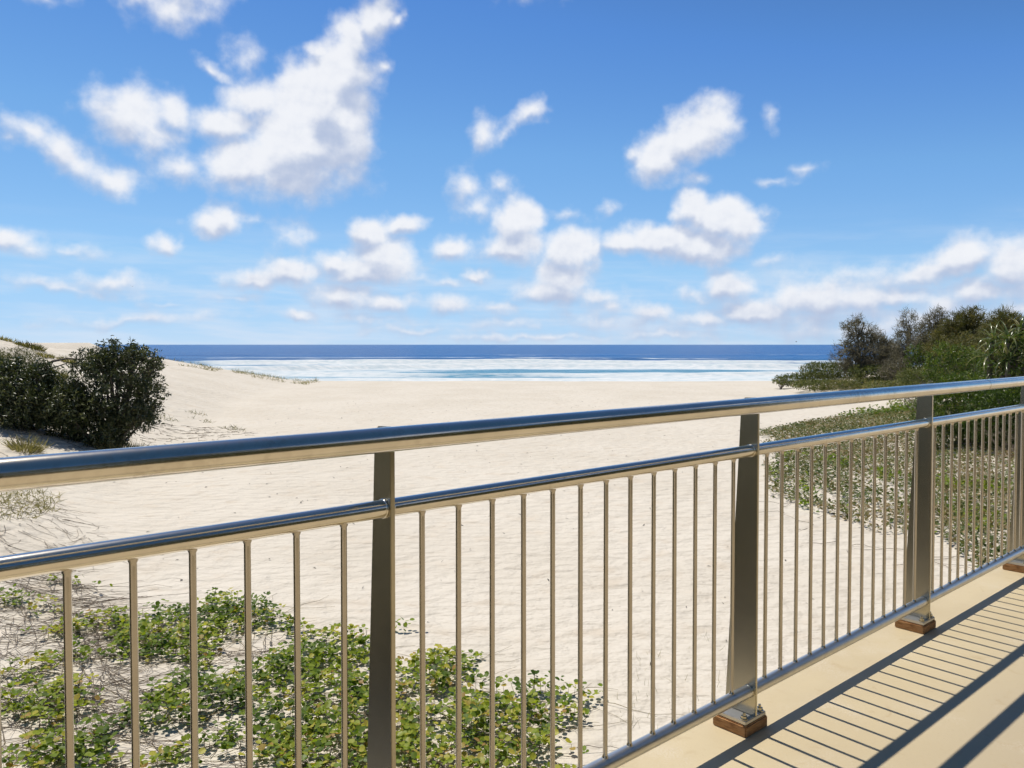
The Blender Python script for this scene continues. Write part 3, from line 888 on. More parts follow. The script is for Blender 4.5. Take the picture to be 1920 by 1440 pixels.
# ---- left: dark coastal shrubs
Y0 = 18.3
X0 = at_depth(214, Y0)
shrub('coastal_shrub', 'large rounded dark green shrub at the foot of the left dune', 'shrub', X0, Y0,
      [(0.05, 0, 1.35, 0.72, 0.8, 0.80), (0.45, 0.1, 1.75, 0.46, 0.6, 0.50), (-0.38, -0.1, 1.40, 0.50, 0.6, 0.70), (0.68, 0.1, 1.20, 0.36, 0.5, 0.46), (-0.35, -0.2, 0.62, 0.62, 0.7, 0.60), (0.40, -0.1, 0.85, 0.45, 0.5, 0.36), (-0.62, 0.1, 2.02, 0.22, 0.3, 0.24), (0.18, 0.1, 2.12, 0.36, 0.4, 0.26), (-0.15, 0.0, 1.95, 0.32, 0.4, 0.30), (0.78, -0.1, 0.72, 0.22, 0.25, 0.22), (-0.75, -0.2, 0.95, 0.35, 0.4, 0.55), (0.50, 0, 2.12, 0.20, 0.25, 0.18), (-0.85, -0.3, 0.40, 0.45, 0.5, 0.36), (0.05, -0.4, 0.35, 0.40, 0.4, 0.30)],
      L_DARK, ragged=22, tips=2500, per=9, leaf=0.10, width=0.32, seed=3, stemr=0.045, fill=0.22, rough=(0.62, 1.24))
shrub('coastal_shrub', 'dark green shrub at the left picture edge beside the large rounded shrub', 'shrub', at_depth(55, 17.6), 17.6,
      [(0.0, 0, 0.78, 0.62, 0.7, 0.52), (-0.75, 0, 0.85, 0.65, 0.7, 0.56), (0.62, 0, 0.60, 0.50, 0.6, 0.42), (0.95, 0, 0.42, 0.42, 0.5, 0.36), (-1.4, 0, 0.8, 0.7, 0.7, 0.6), (-0.3, -0.2, 0.36, 0.9, 0.7, 0.34), (-0.45, 0, 1.22, 0.3, 0.3, 0.2), (0.3, 0, 1.12, 0.25, 0.3, 0.18)],
      L_DARK, ragged=18, tips=2300, per=9, leaf=0.10, width=0.32, seed=4, stemr=0.04, fill=0.22, rough=(0.62, 1.24))
shrub('dune_bush', 'fuzzy olive bush on the dune behind the dark shrub at the left edge', 'bush', at_depth(38, 20.5), 20.5,
      [(0, 0, 0.95, 0.55, 0.5, 0.55), (-0.7, 0, 0.9, 0.7, 0.5, 0.5), (0.4, 0, 0.70, 0.38, 0.4, 0.42)], L_OLIVE, tips=1500, per=9, leaf=0.07, width=0.12, seed=5, up=0.9, spread=0.8, fill=0.2)
shrub('dune_bush', 'small rusty bush beside the olive bush below the dune crest', 'bush', at_depth(66, 21.5), 21.5,
      [(0, 0, 0.62, 0.32, 0.3, 0.42)], L_BROWN, tips=420, per=8, leaf=0.06, width=0.12, seed=6, up=0.9, spread=0.8)
shrub('dune_bush', 'yellow green bush seen between the two dark shrubs', 'bush', at_depth(104, 20.0), 20.0,
      [(0, 0, 0.7, 0.38, 0.35, 0.62), (0.12, 0, 0.35, 0.4, 0.4, 0.4)], L_OLIVE, tips=800, per=9, leaf=0.07, width=0.12, seed=7, up=0.9, spread=0.8)
# arching bare branch between the two dark shrubs
def px_pt(px, py, Y):
    v = ray(px, py); s = Y / v.y
    return Vector((v.x * s, Y, CAM_Z + v.z * s))
br = [px_pt(74, 700, 18.4), px_pt(82, 686, 18.4), px_pt(100, 677, 18.4), px_pt(126, 672, 18.3), px_pt(160, 674, 18.2)]
br2 = [px_pt(82, 703, 18.4), px_pt(100, 690, 18.4), px_pt(128, 680, 18.3), px_pt(160, 682, 18.2)]
bo = obj('bare_branch', tubes_mesh('bare_branch', [(br, [0.030, 0.034, 0.03, 0.022, 0.015]), (br2, [0.012, 0.014, 0.013, 0.01]), ([px_pt(74, 700, 18.4), px_pt(66, 730, 18.5), px_pt(62, 790, 18.6)], [0.03, 0.035, 0.04])], DEADWOOD))
tag(bo, 'bare dark branch arching between the two dark shrubs', 'branch')

# ---- dune grasses, left
def tuft_px(px, Y, **kw):
    return tuft(x=at_depth(px, Y), y=Y, **kw)
GT = [
    (8, 30.5, 'low dry scrub clump on the dune crest at the left picture edge', 200, 0.34, 0.34),
    (58, 30.5, 'widest scrub clump on the left dune crest', 380, 0.36, 0.48),
    (86, 30.0, 'scrub clump touching the right side of the widest crest clump', 150, 0.30, 0.26),
    (100, 27.5, 'grass clump on bare sand just below the left dune crest', 340, 0.34, 0.42),
    (132, 30.5, 'small grass clump on the crest next to the large dark shrub', 260, 0.36, 0.34),
    (85, 24.0, 'pale grass clump on the sand above the arching bare branch', 220, 0.32, 0.25),
]
for i, (px, Y, lab, n, ln_, rad) in enumerate(GT):
    tuft_px(px, Y, name='grass_clump', label=lab, cat='grass', n=n, length=ln_ * 0.62, rad=rad, seed=20 + i, lean=1.3, group='grass clumps on the left dune', width=0.028, mat=L_BROWN if i == 1 else L_DRYG)
tuft_px(48, 15.9, name='grass_clump', label='leaning dry grass clump on sand below the left dark shrub', cat='grass', n=260, length=0.34, rad=0.26, seed=31, lean=1.1, group='grass clumps on the left dune', width=0.014)
tuft_px(100, 15.7, name='grass_clump', label='small flat dry grass clump below the shrubs near the top rail', cat='grass', n=110, length=0.16, rad=0.20, seed=32, lean=1.3, group='grass clumps on the left dune', width=0.013)
tuft_px(228, 18.0, name='grass_clump', label='yellow green grass growing under the large rounded shrub', cat='grass', n=520, length=0.34, rad=0.55, seed=33, lean=1.0, group='grass clumps on the left dune', width=0.016)

def in_poly(px, py, poly):
    px = np.asarray(px); py = np.asarray(py); c = np.zeros(px.shape, bool)
    n = len(poly)
    for i in range(n):
        (x1, y1), (x2, y2) = poly[i], poly[(i + 1) % n]
        t = ((y1 > py) != (y2 > py)) & (px < (x2 - x1) * (py - y1) / ((y2 - y1) + 1e-9) + x1)
        c ^= t
    return c

def ground_hit(px, py):
    """walk each photo ray down to the sand"""
    px = np.asarray(px, float); py = np.asarray(py, float)
    cp, sp = math.cos(PITCH), math.sin(PITCH)
    a, b = (px - 960) / F_PX, (py - PPY) / F_PX
    dx, dy, dz = a, cp - b * sp, -sp - b * cp
    t = np.full(px.shape, 2.0); done = np.zeros(px.shape, bool)
    for _ in range(120):
        z = CAM_Z + dz * t - H(dx * t, dy * t)
        done |= z <= 0.004
        t = np.where(done, t, t + np.maximum(z * 0.55, 0.02))
    return np.stack([dx * t, dy * t, CAM_Z + dz * t], 1), done

def scatter_world(r, n, x0, x1, y0, y1, poly):
    """even scatter on the ground, kept where the photo shows the patch"""
    x = r.uniform(x0, x1, n); y = r.uniform(y0, y1, n); z = H(x, y)
    P = np.stack([x, y, z], 1)
    u, v = to_px(P)
    k = in_poly(u, v, poly)
    return P[k], u[k], v[k]

def grass_patch(name, label, poly, box, n, length, width, mat, seed, lean=0.9, clump=0.5, flat=1.0, cl_scale=1.2, cat='grass', tb=(0, 1)):
    r = RS(seed)
    P, u, v = scatter_world(r, n, *box, poly)
    c = fbm(P[:, 0] * cl_scale, P[:, 1] * cl_scale, seed, 3)
    P = P[c > clump]
    m = len(P)
    D = np.stack([r.normal(size=m) * lean, r.normal(size=m) * lean, np.abs(r.normal(size=m)) * flat + 0.25], 1)
    o = obj(name, leaf_cloud(name, P - [0, 0, 0.01], D, rand_dirs(r, m), length * r.uniform(0.4, 1.2, m), width, r.uniform(*tb, m), mat, BLADE_T))
    return tag(o, label, cat, kind='stuff')

grass_patch('dune_grass', 'thin dry grass on the low sand spur running down to the surf', [(420, 690), (470, 694), (520, 697), (560, 702), (600, 716), (575, 722), (520, 716), (450, 704)], (-24, -12, 46, 62), 6000, 0.36, 0.020, L_DRYG, 41, clump=0.50, cl_scale=0.5)
grass_patch('dune_grass', 'fringe of scrub along the dune edge beside the sea', [(290, 664), (330, 674), (380, 684), (420, 692), (400, 698), (340, 686), (290, 676)], (-30, -18, 44, 62), 5000, 0.30, 0.03, L_DRYG, 42, clump=0.48, cl_scale=0.4)
grass_patch('dune_grass', 'green grass runners on the sand at the shadowed foot of the large shrub', [(270, 742), (330, 752), (400, 785), (470, 812), (380, 800), (310, 790), (280, 772)], (-12, -6, 17, 30), 9000, 0.20, 0.016, L_OLIVE, 43, clump=0.50, flat=0.6, lean=1.2)
grass_patch('dune_grass', 'olive grass on the mound between the top and middle rails', [(-60, 905), (60, 912), (115, 930), (105, 958), (60, 975), (-60, 978)], (-9.5, -5.0, 8.0, 13.5), 9000, 0.16, 0.010, L_DRYG, 44, clump=0.42, flat=0.7, lean=1.2)
grass_patch('far_scrub', 'scrub on the far sand spit behind the large shrub', [(270, 652), (300, 652), (332, 659), (328, 664), (270, 664)], (-90, -52, 120, 150), 9000, 0.8, 0.10, L_OLIVE, 45, clump=0.46, cl_scale=0.25, cat='scrub')

# dry runners and dead stems lying on the sand
def stem_lines(r, pts, length, rad, dirs=None, seg=5, lift=0.012, curl=0.25):
    V, Fc = [], []
    for i, p in enumerate(pts):
        a = dirs[i] if dirs is not None else r.uniform(0, 2 * math.pi)
        q = [Vector(p)]
        L = length * r.uniform(0.4, 1.3)
        for s in range(seg):
            a += r.normal() * curl
            x, y = q[-1].x + math.cos(a) * L / seg, q[-1].y + math.sin(a) * L / seg
            q.append(Vector((x, y, 0)))
        hz = H(np.array([k.x for k in q]), np.array([k.y for k in q]))
        for k, h in zip(q, hz): k.z = h + lift * r.uniform(0.0, 1.6)
        v, f = tube_np(q, [rad * (1 - 0.12 * j) for j in range(len(q))], 4, False)
        o = len(V); V += v; Fc += [tuple(i2 + o for i2 in g) for g in f]
    return V, Fc

def stems(name, label, poly, box, n, length, rad, mat, seed, ang=None, spread=0.6, cat='stems', clump=0.0, lift=0.012):
    r = RS(seed)
    P, u, v = scatter_world(r, n, *box, poly)
    if clump:
        P = P[fbm(P[:, 0] * 1.3, P[:, 1] * 1.3, seed, 3) > clump]
    dirs = None if ang is None else r.normal(size=len(P)) * spread + ang
    V, Fc = stem_lines(r, P, length, rad, dirs, lift=lift)
    o = obj(name, fast_mesh(name, V, Fc, mat, True))
    return tag(o, label, cat, kind='stuff')

CREEP_POLY0 = [(100, 1180), (560, 1190), (700, 1260), (900, 1300), (1090, 1330), (1090, 1480), (100, 1480)]
stems('dry_runners', 'tangle of dry vine runners on the sand at the left edge', [(-80, 1020), (60, 1040), (210, 1130), (240, 1200), (200, 1440), (-80, 1440)], (-6, -1.5, 4.0, 10.5), 2600, 0.8, 0.0032, DEADWOOD, 51, ang=-0.55, spread=0.5, lift=0.02)
stems('dry_runners', 'dry brown stems showing through the leafy creeper', CREEP_POLY0, (-5, 1.0, 4.0, 8.6), 1500, 0.5, 0.0028, DEADWOOD, 54, lift=0.03)
stems('dry_runners', 'thin dead stems trailing down the sandy mound under the top rail', [(-60, 930), (100, 940), (230, 1010), (230, 1045), (-60, 1060)], (-9, -4, 7.5, 13), 700, 0.5, 0.003, DEADWOOD, 52, ang=-0.5, spread=0.5)
stems('dry_runners', 'dead stems and litter on the sand below the shrubs', [(-40, 800), (330, 770), (480, 815), (320, 835), (-40, 870)], (-13, -5, 13, 26), 900, 0.4, 0.006, DEADWOOD, 53, ang=-0.3, spread=0.8)

# exposed roots and dead wood in the shade of the large shrub
r = RS(61)
lines = []
cx, cy = at_depth(285, 17.2), 17.2
for i in range(26):
    a = r.uniform(0, 2 * math.pi); rr = 0.38 * math.sqrt(r.random_sample())
    x, y = cx + rr * math.cos(a), cy + rr * math.sin(a)
    z = Hp(x, y)
    b = r.uniform(-0.5, 0.5); L = r.uniform(0.25, 0.55)
    hgt = 0.16 * (1 - rr / 0.4)
    p0 = Vector((x - math.cos(b) * L / 2, y - math.sin(b) * L / 2, z + hgt * 0.3)); p2 = Vector((x + math.cos(b) * L / 2, y + math.sin(b) * L / 2, z + hgt * 0.2))
    m = (p0 + p2) / 2 + Vector((0, 0, hgt + r.uniform(0.0, 0.08)))
    lines.append(([p0, m, p2], [0.02, 0.03, 0.012]))
tag(obj('dead_wood_heap', tubes_mesh('dead_wood_heap', lines, DEADWOOD)), 'low heap of dark dead roots on sand beside the large rounded shrub', 'dead wood')

# ---- near creeper in front of the railing
CREEP_POLY = [(-60, 1118), (60, 1120), (140, 1150), (240, 1160), (300, 1142), (400, 1126), (500, 1140), (560, 1180), (640, 1185), (690, 1205), (700, 1260), (760, 1250), (830, 1225), (905, 1235), (860, 1290), (930, 1300), (1010, 1292), (1110, 1302), (1150, 1330), (1120, 1400), (1120, 1480), (-60, 1480)]
def creeper():
    r = RS(71)
    P, u, v = scatter_world(r, 19000, -5.6, 1.2, 4.0, 8.6, CREEP_POLY)
    c = fbm(P[:, 0] * 1.7, P[:, 1] * 1.7, 72, 4, 0.6)
    # thinner at the lower left, where dry runners show, and to the right
    thin = 0.10 * np.clip((230 - u) / 230, 0, 1) * (v > 1190) * 1.6 + 0.11 * np.clip((u - 700) / 400, 0, 1) + 0.05 * np.clip((1180 - v) / 60, 0, 1)
    thr = 0.355 + thin
    keep = r.random_sample(len(P)) < np.clip((c - thr) / 0.20, 0, 1) * 0.66
    P = P[keep]; m = len(P)
    hgt = r.uniform(0.02, 0.16, m) * np.clip(0.6 + 2.0 * (c[keep] - 0.45), 0.5, 1.5)
    az = r.uniform(0, 2 * np.pi, m)
    tintc = np.clip(0.42 + 1.0 * (fbm(P[:, 0] * 2.6, P[:, 1] * 2.6, 73, 3) - 0.5) + 0.20 * r.normal(size=m), 0, 1)
    tintc = np.where(r.random_sample(m) < 0.05, r.uniform(0.85, 1.0, m), tintc)
    pos, dirs, nrm, tint, L = [], [], [], [], []
    for k in range(3):                                 # three leaflets on each stalk
        a = az + k * 2.09 + r.normal(size=m) * 0.35
        lift = r.uniform(-0.15, 0.75, m)
        D = np.stack([np.cos(a), np.sin(a), lift], 1)
        pos.append(P + np.stack([np.cos(a) * 0.008, np.sin(a) * 0.008, hgt + r.normal(size=m) * 0.008], 1))
        dirs.append(D); nrm.append(norm(np.stack([0.35 * r.normal(size=m), 0.35 * r.normal(size=m), np.ones(m)], 1)))
        tint.append(tintc + 0.06 * r.normal(size=m)); L.append(r.uniform(0.026, 0.054, m))
    pos, dirs, nrm, tint, L = (np.concatenate(q) for q in (pos, dirs, nrm, tint, L))
    return P, hgt, pos, dirs, nrm, np.clip(tint, 0, 1), L
cP, cH, lp, ld, lnm, lt, lL = creeper()
o0 = (-1.6, 6.0, Hp(-1.6, 6.0))
cr = empty('beach_creeper', o0)
tag(cr, 'leafy green beach creeper spreading on the sand behind the near railing bars', 'creeper')
pu, pv = to_px(lp)
dist = np.sqrt((lp ** 2).sum(1))
vis = (pu > 5) & (pu < 1100) & (pv < 1438)
score = np.where(vis, lL / dist * (0.6 + 0.4 * (lt < 0.9)), 0)
big = np.argsort(-score)[:300]
rest = np.ones(len(lp), bool); rest[big] = False
f = obj('foliage', leaf_cloud('foliage', (lp - o0)[rest], ld[rest], lnm[rest], lL[rest], lL[rest] * 0.92, lt[rest], L_CREEP, ROUND_T), cr)
f['kind'] = 'stuff'
LEAF1 = fast_mesh('leaf', ROUND_T[0] * [0.92, 1, 1], ROUND_T[1], L_CREEP1, False)
for i in big:
    y = Vector(ld[i]).normalized(); x = y.cross(Vector(lnm[i])).normalized(); z = x.cross(y)
    M = Matrix((x, y, z)).transposed().to_4x4()
    lo = obj('leaf', LEAF1, cr)
    lo.matrix_local = Matrix.Translation(Vector(lp[i]) - Vector(o0)) @ M @ Matrix.Scale(float(lL[i]), 4)
# stalks and runners
r = RS(75)
V, Fc = [], []
for p, h in list(zip(cP, cH))[::2]:
    v, q = tube_np([Vector(p) - Vector((0, 0, 0.01)), Vector(p) + Vector((r.normal() * 0.006, r.normal() * 0.006, h))], 0.0016, 3, False)
    o = len(V); V += v; Fc += [tuple(k + o for k in g) for g in q]
sel = cP[r.choice(len(cP), min(420, len(cP)), replace=False)]
v2, f2 = stem_lines(r, sel, 0.7, 0.0028, lift=0.018)
o = len(V); V += v2; Fc += [tuple(k + o for k in g) for g in f2]
V = np.array([tuple(p) for p in V]) - np.array(o0)
g = obj('runners', fast_mesh('runners', V, Fc, STEMG, True), cr); g['kind'] = 'stuff'

# single outlying sprigs
def sprig(px, py, label, n, seed):
    r = RS(seed)
    P, _ = ground_hit([px], [py]); p = P[0]
    pos = np.zeros((n, 3)); a = r.uniform(0, 2 * np.pi, n)
    pos[:, :2] = r.normal(size=(n, 2)) * [0.09, 0.05]; pos[:, 2] = r.uniform(0.02, 0.12, n)
    D = np.stack([np.cos(a), np.sin(a), r.uniform(-0.1, 0.8, n)], 1)
    o = obj('creeper_sprig', leaf_cloud('creeper_sprig', pos, D, norm(np.stack([0.4 * r.normal(size=n), 0.4 * r.normal(size=n), np.ones(n)], 1)), r.uniform(0.035, 0.055, n), 0.045, r.uniform(0.15, 0.7, n), L_CREEP, ROUND_T))
    o.location = p
    tag(o, label, 'creeper', 'outlying creeper sprigs')
sprig(760, 1182, 'creeper sprig alone on sand just right of the nearest post', 14, 81)
sprig(100, 1095, 'creeper sprig just below the middle rail at far left', 12, 82)
sprig(150, 1100, 'creeper sprig right of the leftmost bar under the middle rail', 7, 83)
sprig(195, 1110, 'tiny creeper sprig between the first and second bars from the left', 4, 84)
sprig(1110, 1310, 'rightmost creeper sprig before the bottom rail', 9, 85)

# scattered twigs, husks and seaweed bits on the open sand
def litter():
    r = RS(91)
    x = r.uniform(-9, 13, 900); y = 4 + 34 * r.random_sample(900) ** 1.7
    keep = np.abs(x) < 0.62 * y + 1
    x, y = x[keep], y[keep]
    P = np.stack([x, y, H(x, y) + 0.004], 1); m = len(P)
    D = np.stack([r.normal(size=m), r.normal(size=m), 0.25 * np.abs(r.normal(size=m))], 1)
    s = r.uniform(0.02, 0.09, m)
    o = obj('beach_litter', leaf_cloud('beach_litter', P, D, norm(np.array([[0, 0, 1.0]]) + 0.4 * r.normal(size=(m, 3))), s, s * r.uniform(0.08, 0.35, m), r.uniform(0, 0.5, m), L_GREY, LEAF_T))
    tag(o, 'scattered twigs, husks and leaf bits on the open sand', 'litter', kind='stuff')
litter()
grass_patch('seedling_grass', 'sparse grass seedlings on sand above the bottom rail', [(1190, 1230), (1330, 1180), (1400, 1280), (1300, 1350), (1160, 1390), (1150, 1330)], (0.4, 2.6, 4.6, 8.5), 700, 0.11, 0.003, L_DRYG, 93, clump=0.5, lean=0.5)

# ---- right: dry creeper patch and green edge
def ground_leaves(name, label, poly, box, n, thr, mat, seed, size, tb, cat, hmax=0.12, scale=0.8, soft=0.15, thin=None, w=0.8):
    r = RS(seed)
    P, u, v = scatter_world(r, n, *box, poly)
    c = fbm(P[:, 0] * scale, P[:, 1] * scale * 0.45, seed, 5, 0.65)
    t = thr + (thin(u, v) if thin else 0)
    k = r.random_sample(len(P)) < np.clip((c - t) / soft, 0, 1)
    P = P[k]; m = len(P)
    a = r.uniform(0, 2 * np.pi, m)
    P[:, 2] += r.uniform(0.0, hmax, m)
    D = np.stack([np.cos(a), np.sin(a), r.uniform(-0.1, 1.0, m)], 1)
    tint = tb[0] + (tb[1] - tb[0]) * np.clip(fbm(P[:, 0] * 1.1, P[:, 1] * 1.1, seed + 1, 3) * 0.9 + 0.25 * r.normal(size=m) + 0.05, 0, 1)
    L = size * r.uniform(0.6, 1.25, m)
    o = obj(name, leaf_cloud(name, P, D, norm(np.stack([0.5 * r.normal(size=m), 0.5 * r.normal(size=m), np.ones(m)], 1)), L, L * w, tint, mat, LEAF_T))
    return tag(o, label, cat, kind='stuff')

RP = [(1425, 812), (1520, 792), (1620, 778), (1700, 766), (1800, 760), (2050, 760), (2050, 1110), (1880, 1110), (1760, 1010), (1640, 1000), (1540, 960), (1440, 930)]
def thin_r(u, v):
    # bare sand runs in from the lower left of the patch
    s = (v - 842) / 175 - (u - 1480) / 330
    return np.clip(s, 0, 1.6) * 0.20 + 0.10 * np.clip((1540 - u) / 110, 0, 1) - 0.08 * (v < 900)
ground_leaves('dry_creeper', 'dry brown and olive creeper carpet behind the right half of the railing', RP, (4.0, 18, 7.0, 34), 140000, 0.21, L_DRYC, 101, 0.085, (-0.08, 0.85), 'creeper', 0.13, 0.7, 0.14, thin_r, 0.55)
ground_leaves('green_creeper', 'green creeper tufts on sand in front of the dry carpet', [(1440, 850), (1620, 820), (1900, 880), (1900, 1080), (1700, 1000), (1560, 980), (1440, 930)], (3.5, 12, 8.0, 22), 40000, 0.56, L_CREEP, 102, 0.075, (0.05, 0.65), 'creeper', 0.14, 1.1, 0.10, None, 0.8)
ground_leaves('green_creeper', 'bright green creeper strip along the far edge of the dry carpet', [(1560, 790), (1640, 768), (1720, 752), (1760, 752), (1760, 772), (1660, 782)], (11, 19, 27, 36), 16000, 0.40, L_GREEN, 103, 0.11, (0.3, 1.0), 'creeper', 0.25, 0.7, 0.14)
tuft_px(1520, 26.5, name='grass_clump', label='single dry grass tuft at the far edge of the dry creeper carpet', cat='grass', n=160, length=0.26, rad=0.14, seed=104, lean=0.8, width=0.012)
stems('dry_runners', 'dry runners reaching over the sand on the right below the creeper carpet', [(1440, 860), (1620, 900), (1900, 950), (1920, 1110), (1760, 1120), (1600, 1040), (1450, 960)], (3.0, 11, 7.0, 22), 300, 0.7, 0.004, DEADWOOD, 105, lift=0.02)
grass_patch('carpet_grass', 'upright dry blades among the creeper at the right picture edge', [(1740, 900), (2000, 880), (2000, 1040), (1860, 1040), (1740, 960)], (6, 14, 9, 19), 9000, 0.34, 0.012, L_DRYG, 106, clump=0.42, lean=0.5)

# ---- right: trees and shrubs on the dune
def casuarina(px, Y, h, w, label, seed, n=1500, dense=1.0, mat=L_CASU, cat='tree'):
    r = RS(seed)
    blobs = []
    for i in range(9):
        t = (i + 0.5) / 9
        rad = w * 0.5 * (math.sin(math.pi * min(1, 0.22 + t * 0.70)) ** 0.8) * 0.62
        a = r.uniform(0, 2 * math.pi)
        blobs.append((math.cos(a) * rad * 0.75, math.sin(a) * rad * 0.6, h * (0.16 + 0.76 * t), rad * 0.85 + 0.08, rad * 0.8 + 0.08, h * 0.105))
    return shrub('casuarina_tree', label, cat, at_depth(px, Y), Y, blobs, mat, tips=int(n), per=11, leaf=0.24, width=0.085, seed=seed, up=0.55, spread=0.62, tmpl=BLADE_T, fill=0.05 * dense, stemr=0.05, rough=(0.45, 1.25), droop=0.05)
casuarina(1610, 45, 3.75, 2.6, 'wispy grey casuarina standing alone at the seaward end', 111, 850)
casuarina(1694, 44, 3.7, 2.5, 'thin see-through casuarina, second from the sea', 112, 560, 0.3)
casuarina(1758, 41.5, 3.7, 2.3, 'grey casuarina in the middle of the row, beside the brownish tree', 113, 850)
casuarina(1818, 39, 3.45, 3.6, 'wide brownish olive tree rising above the pandanus', 114, 2000, 1.5, L_BROWN)
casuarina(1895, 37, 3.15, 3.4, 'brownish olive tree at the right picture edge behind the pandanus', 115, 1900, 1.5, L_BROWN)
casuarina(1655, 47, 2.3, 2.2, 'low grey casuarina filling the gap between the two seaward trees', 116, 800)

def bushes(px, Y, w, h, label, mat, seed, tips=700, leaf=0.09, width=0.34, name='dune_shrub', cat='shrub', n=4, **kw):
    r = RS(seed)
    bl = []
    for i in range(n):
        t = (i + 0.5) / n - 0.5
        bl.append((t * w * 0.72, r.uniform(-0.2, 0.2) * w * 0.4, h * r.uniform(0.42, 0.60), w * 0.5 * r.uniform(0.5, 0.7) / max(1, n / 4) + 0.1, w * 0.32 + 0.05, h * r.uniform(0.38, 0.46)))
    return shrub(name, label, cat, at_depth(px, Y), Y, bl, mat, tips=tips, per=8, leaf=leaf, width=width, seed=seed, fill=0.3, **kw)
bushes(1505, 49, 3.2, 0.80, 'low green scrub at the seaward tip of the right dune', L_LOW, 121, 800, 0.11)
bushes(1560, 48, 3.4, 1.15, 'low scrub mound just left of the lone wispy casuarina', L_LOW, 122, 1000, 0.11)
bushes(1550, 44.5, 3.4, 0.62, 'pale green mat of low scrub above the bare sand on the right', L_LOW, 123, 700, 0.10, tbias=0.15)
bushes(1650, 44, 3.0, 0.95, 'green shrub at the feet of the two seaward casuarinas', L_LOW, 124, 900, 0.10)
bushes(1610, 43, 2.8, 0.62, 'dry grassy scrub in front of the lone casuarina', L_LOW, 125, 700, 0.11, 0.14, tbias=0.3)
bushes(1700, 42, 2.6, 1.5, 'dry greyish shrub under the see-through casuarina', L_CASU, 126, 700, 0.12, 0.2)
bushes(1738, 41, 1.9, 2.3, 'dark green leafy shrub between the grey casuarinas', L_GREEN, 127, 800, 0.10)
bushes(1690, 39, 3.0, 0.6, 'yellow green mat of low scrub above the top rail', L_LOW, 128, 700, 0.10, tbias=0.25)
bushes(1745, 36, 2.4, 1.3, 'olive green shrub left of the bright green shrub', L_LOW, 129, 800, 0.09)
bushes(1758, 33, 1.1, 0.9, 'small silver grey shrub beside the bright green shrub', L_GREY, 130, 320, 0.07, 0.3)
bushes(1800, 28, 1.9, 2.1, 'bright green shrub beside the pandanus', L_GREEN, 131, 1300, 0.085, tbias=0.12)
bushes(1850, 33, 3.2, 2.6, 'tangled olive shrub behind the pandanus', L_BROWN, 132, 1200, 0.10)
bushes(1800, 19.0, 1.9, 1.7, 'dense green shrub behind the second full post from the right', L_GREEN, 133, 2000, 0.07, tbias=0.05, n=5)
bushes(1905, 17.5, 1.8, 1.35, 'dark green shrub at the right picture edge under the pandanus', L_GREEN, 134, 1900, 0.07, tbias=-0.2, n=5)
bushes(1868, 18.2, 0.9, 1.0, 'reddish brown dry bush between the two green shrubs', L_BROWN, 135, 600, 0.06, 0.2)
bushes(1733, 20.5, 0.7, 0.95, 'grey twiggy dead bush beside the tall right post', L_GREY, 136, 260, 0.07, 0.10, fill=0.0) if False else None
bushes(1990, 20, 3.0, 2.6, 'green shrub beyond the right picture edge', L_GREEN, 137, 1500, 0.09)

# bare twigs at the tip of the right dune, and the dead bush by the tall post
def twigs(name, label, px, Y, h, n, seed, cat='branch', rad=0.012, spread=0.5):
    r = RS(seed)
    x = at_depth(px, Y); z = Hp(x, Y)
    L = []
    for i in range(n):
        a = r.uniform(0, 2 * math.pi)
        p = Vector((r.normal() * 0.08, r.normal() * 0.08, -0.03))
        d = Vector((math.cos(a) * spread, math.sin(a) * spread, 1)).normalized() * h * r.uniform(0.5, 1.1)
        m = p + d * 0.55 + Vector((r.normal(), r.normal(), 0)) * h * 0.08
        e = p + d + Vector((r.normal(), r.normal(), r.normal() * 0.5)) * h * 0.15
        L.append(([p, m, e], [rad, rad * 0.7, rad * 0.3]))
        for q in range(3):
            s = m.lerp(e, r.uniform(0, 0.8)); t = s + Vector((r.normal(), r.normal(), abs(r.normal()) * 0.8)) * h * 0.22
            L.append(([s, (s + t) / 2 + Vector((0, 0, 0.02 * h)), t], [rad * 0.5, rad * 0.4, rad * 0.2]))
    o = obj(name, tubes_mesh(name, L, DEADWOOD, 4)); o.location = (x, Y, z)
    return tag(o, label, cat)
twigs('bare_twigs', 'bare grey twigs at the seaward tip of the right dune', 1466, 49, 0.75, 9, 141, rad=0.022, spread=0.9)
twigs('dead_bush', 'grey leafless bush beside the upper part of the tall right post', 1722, 27, 1.0, 34, 142, 'bush', 0.009, 0.7)
twigs('dead_bush', 'grey twigs tangled above the dry carpet near the right picture edge', 1895, 16.4, 0.9, 22, 143, 'bush', 0.007, 0.8)

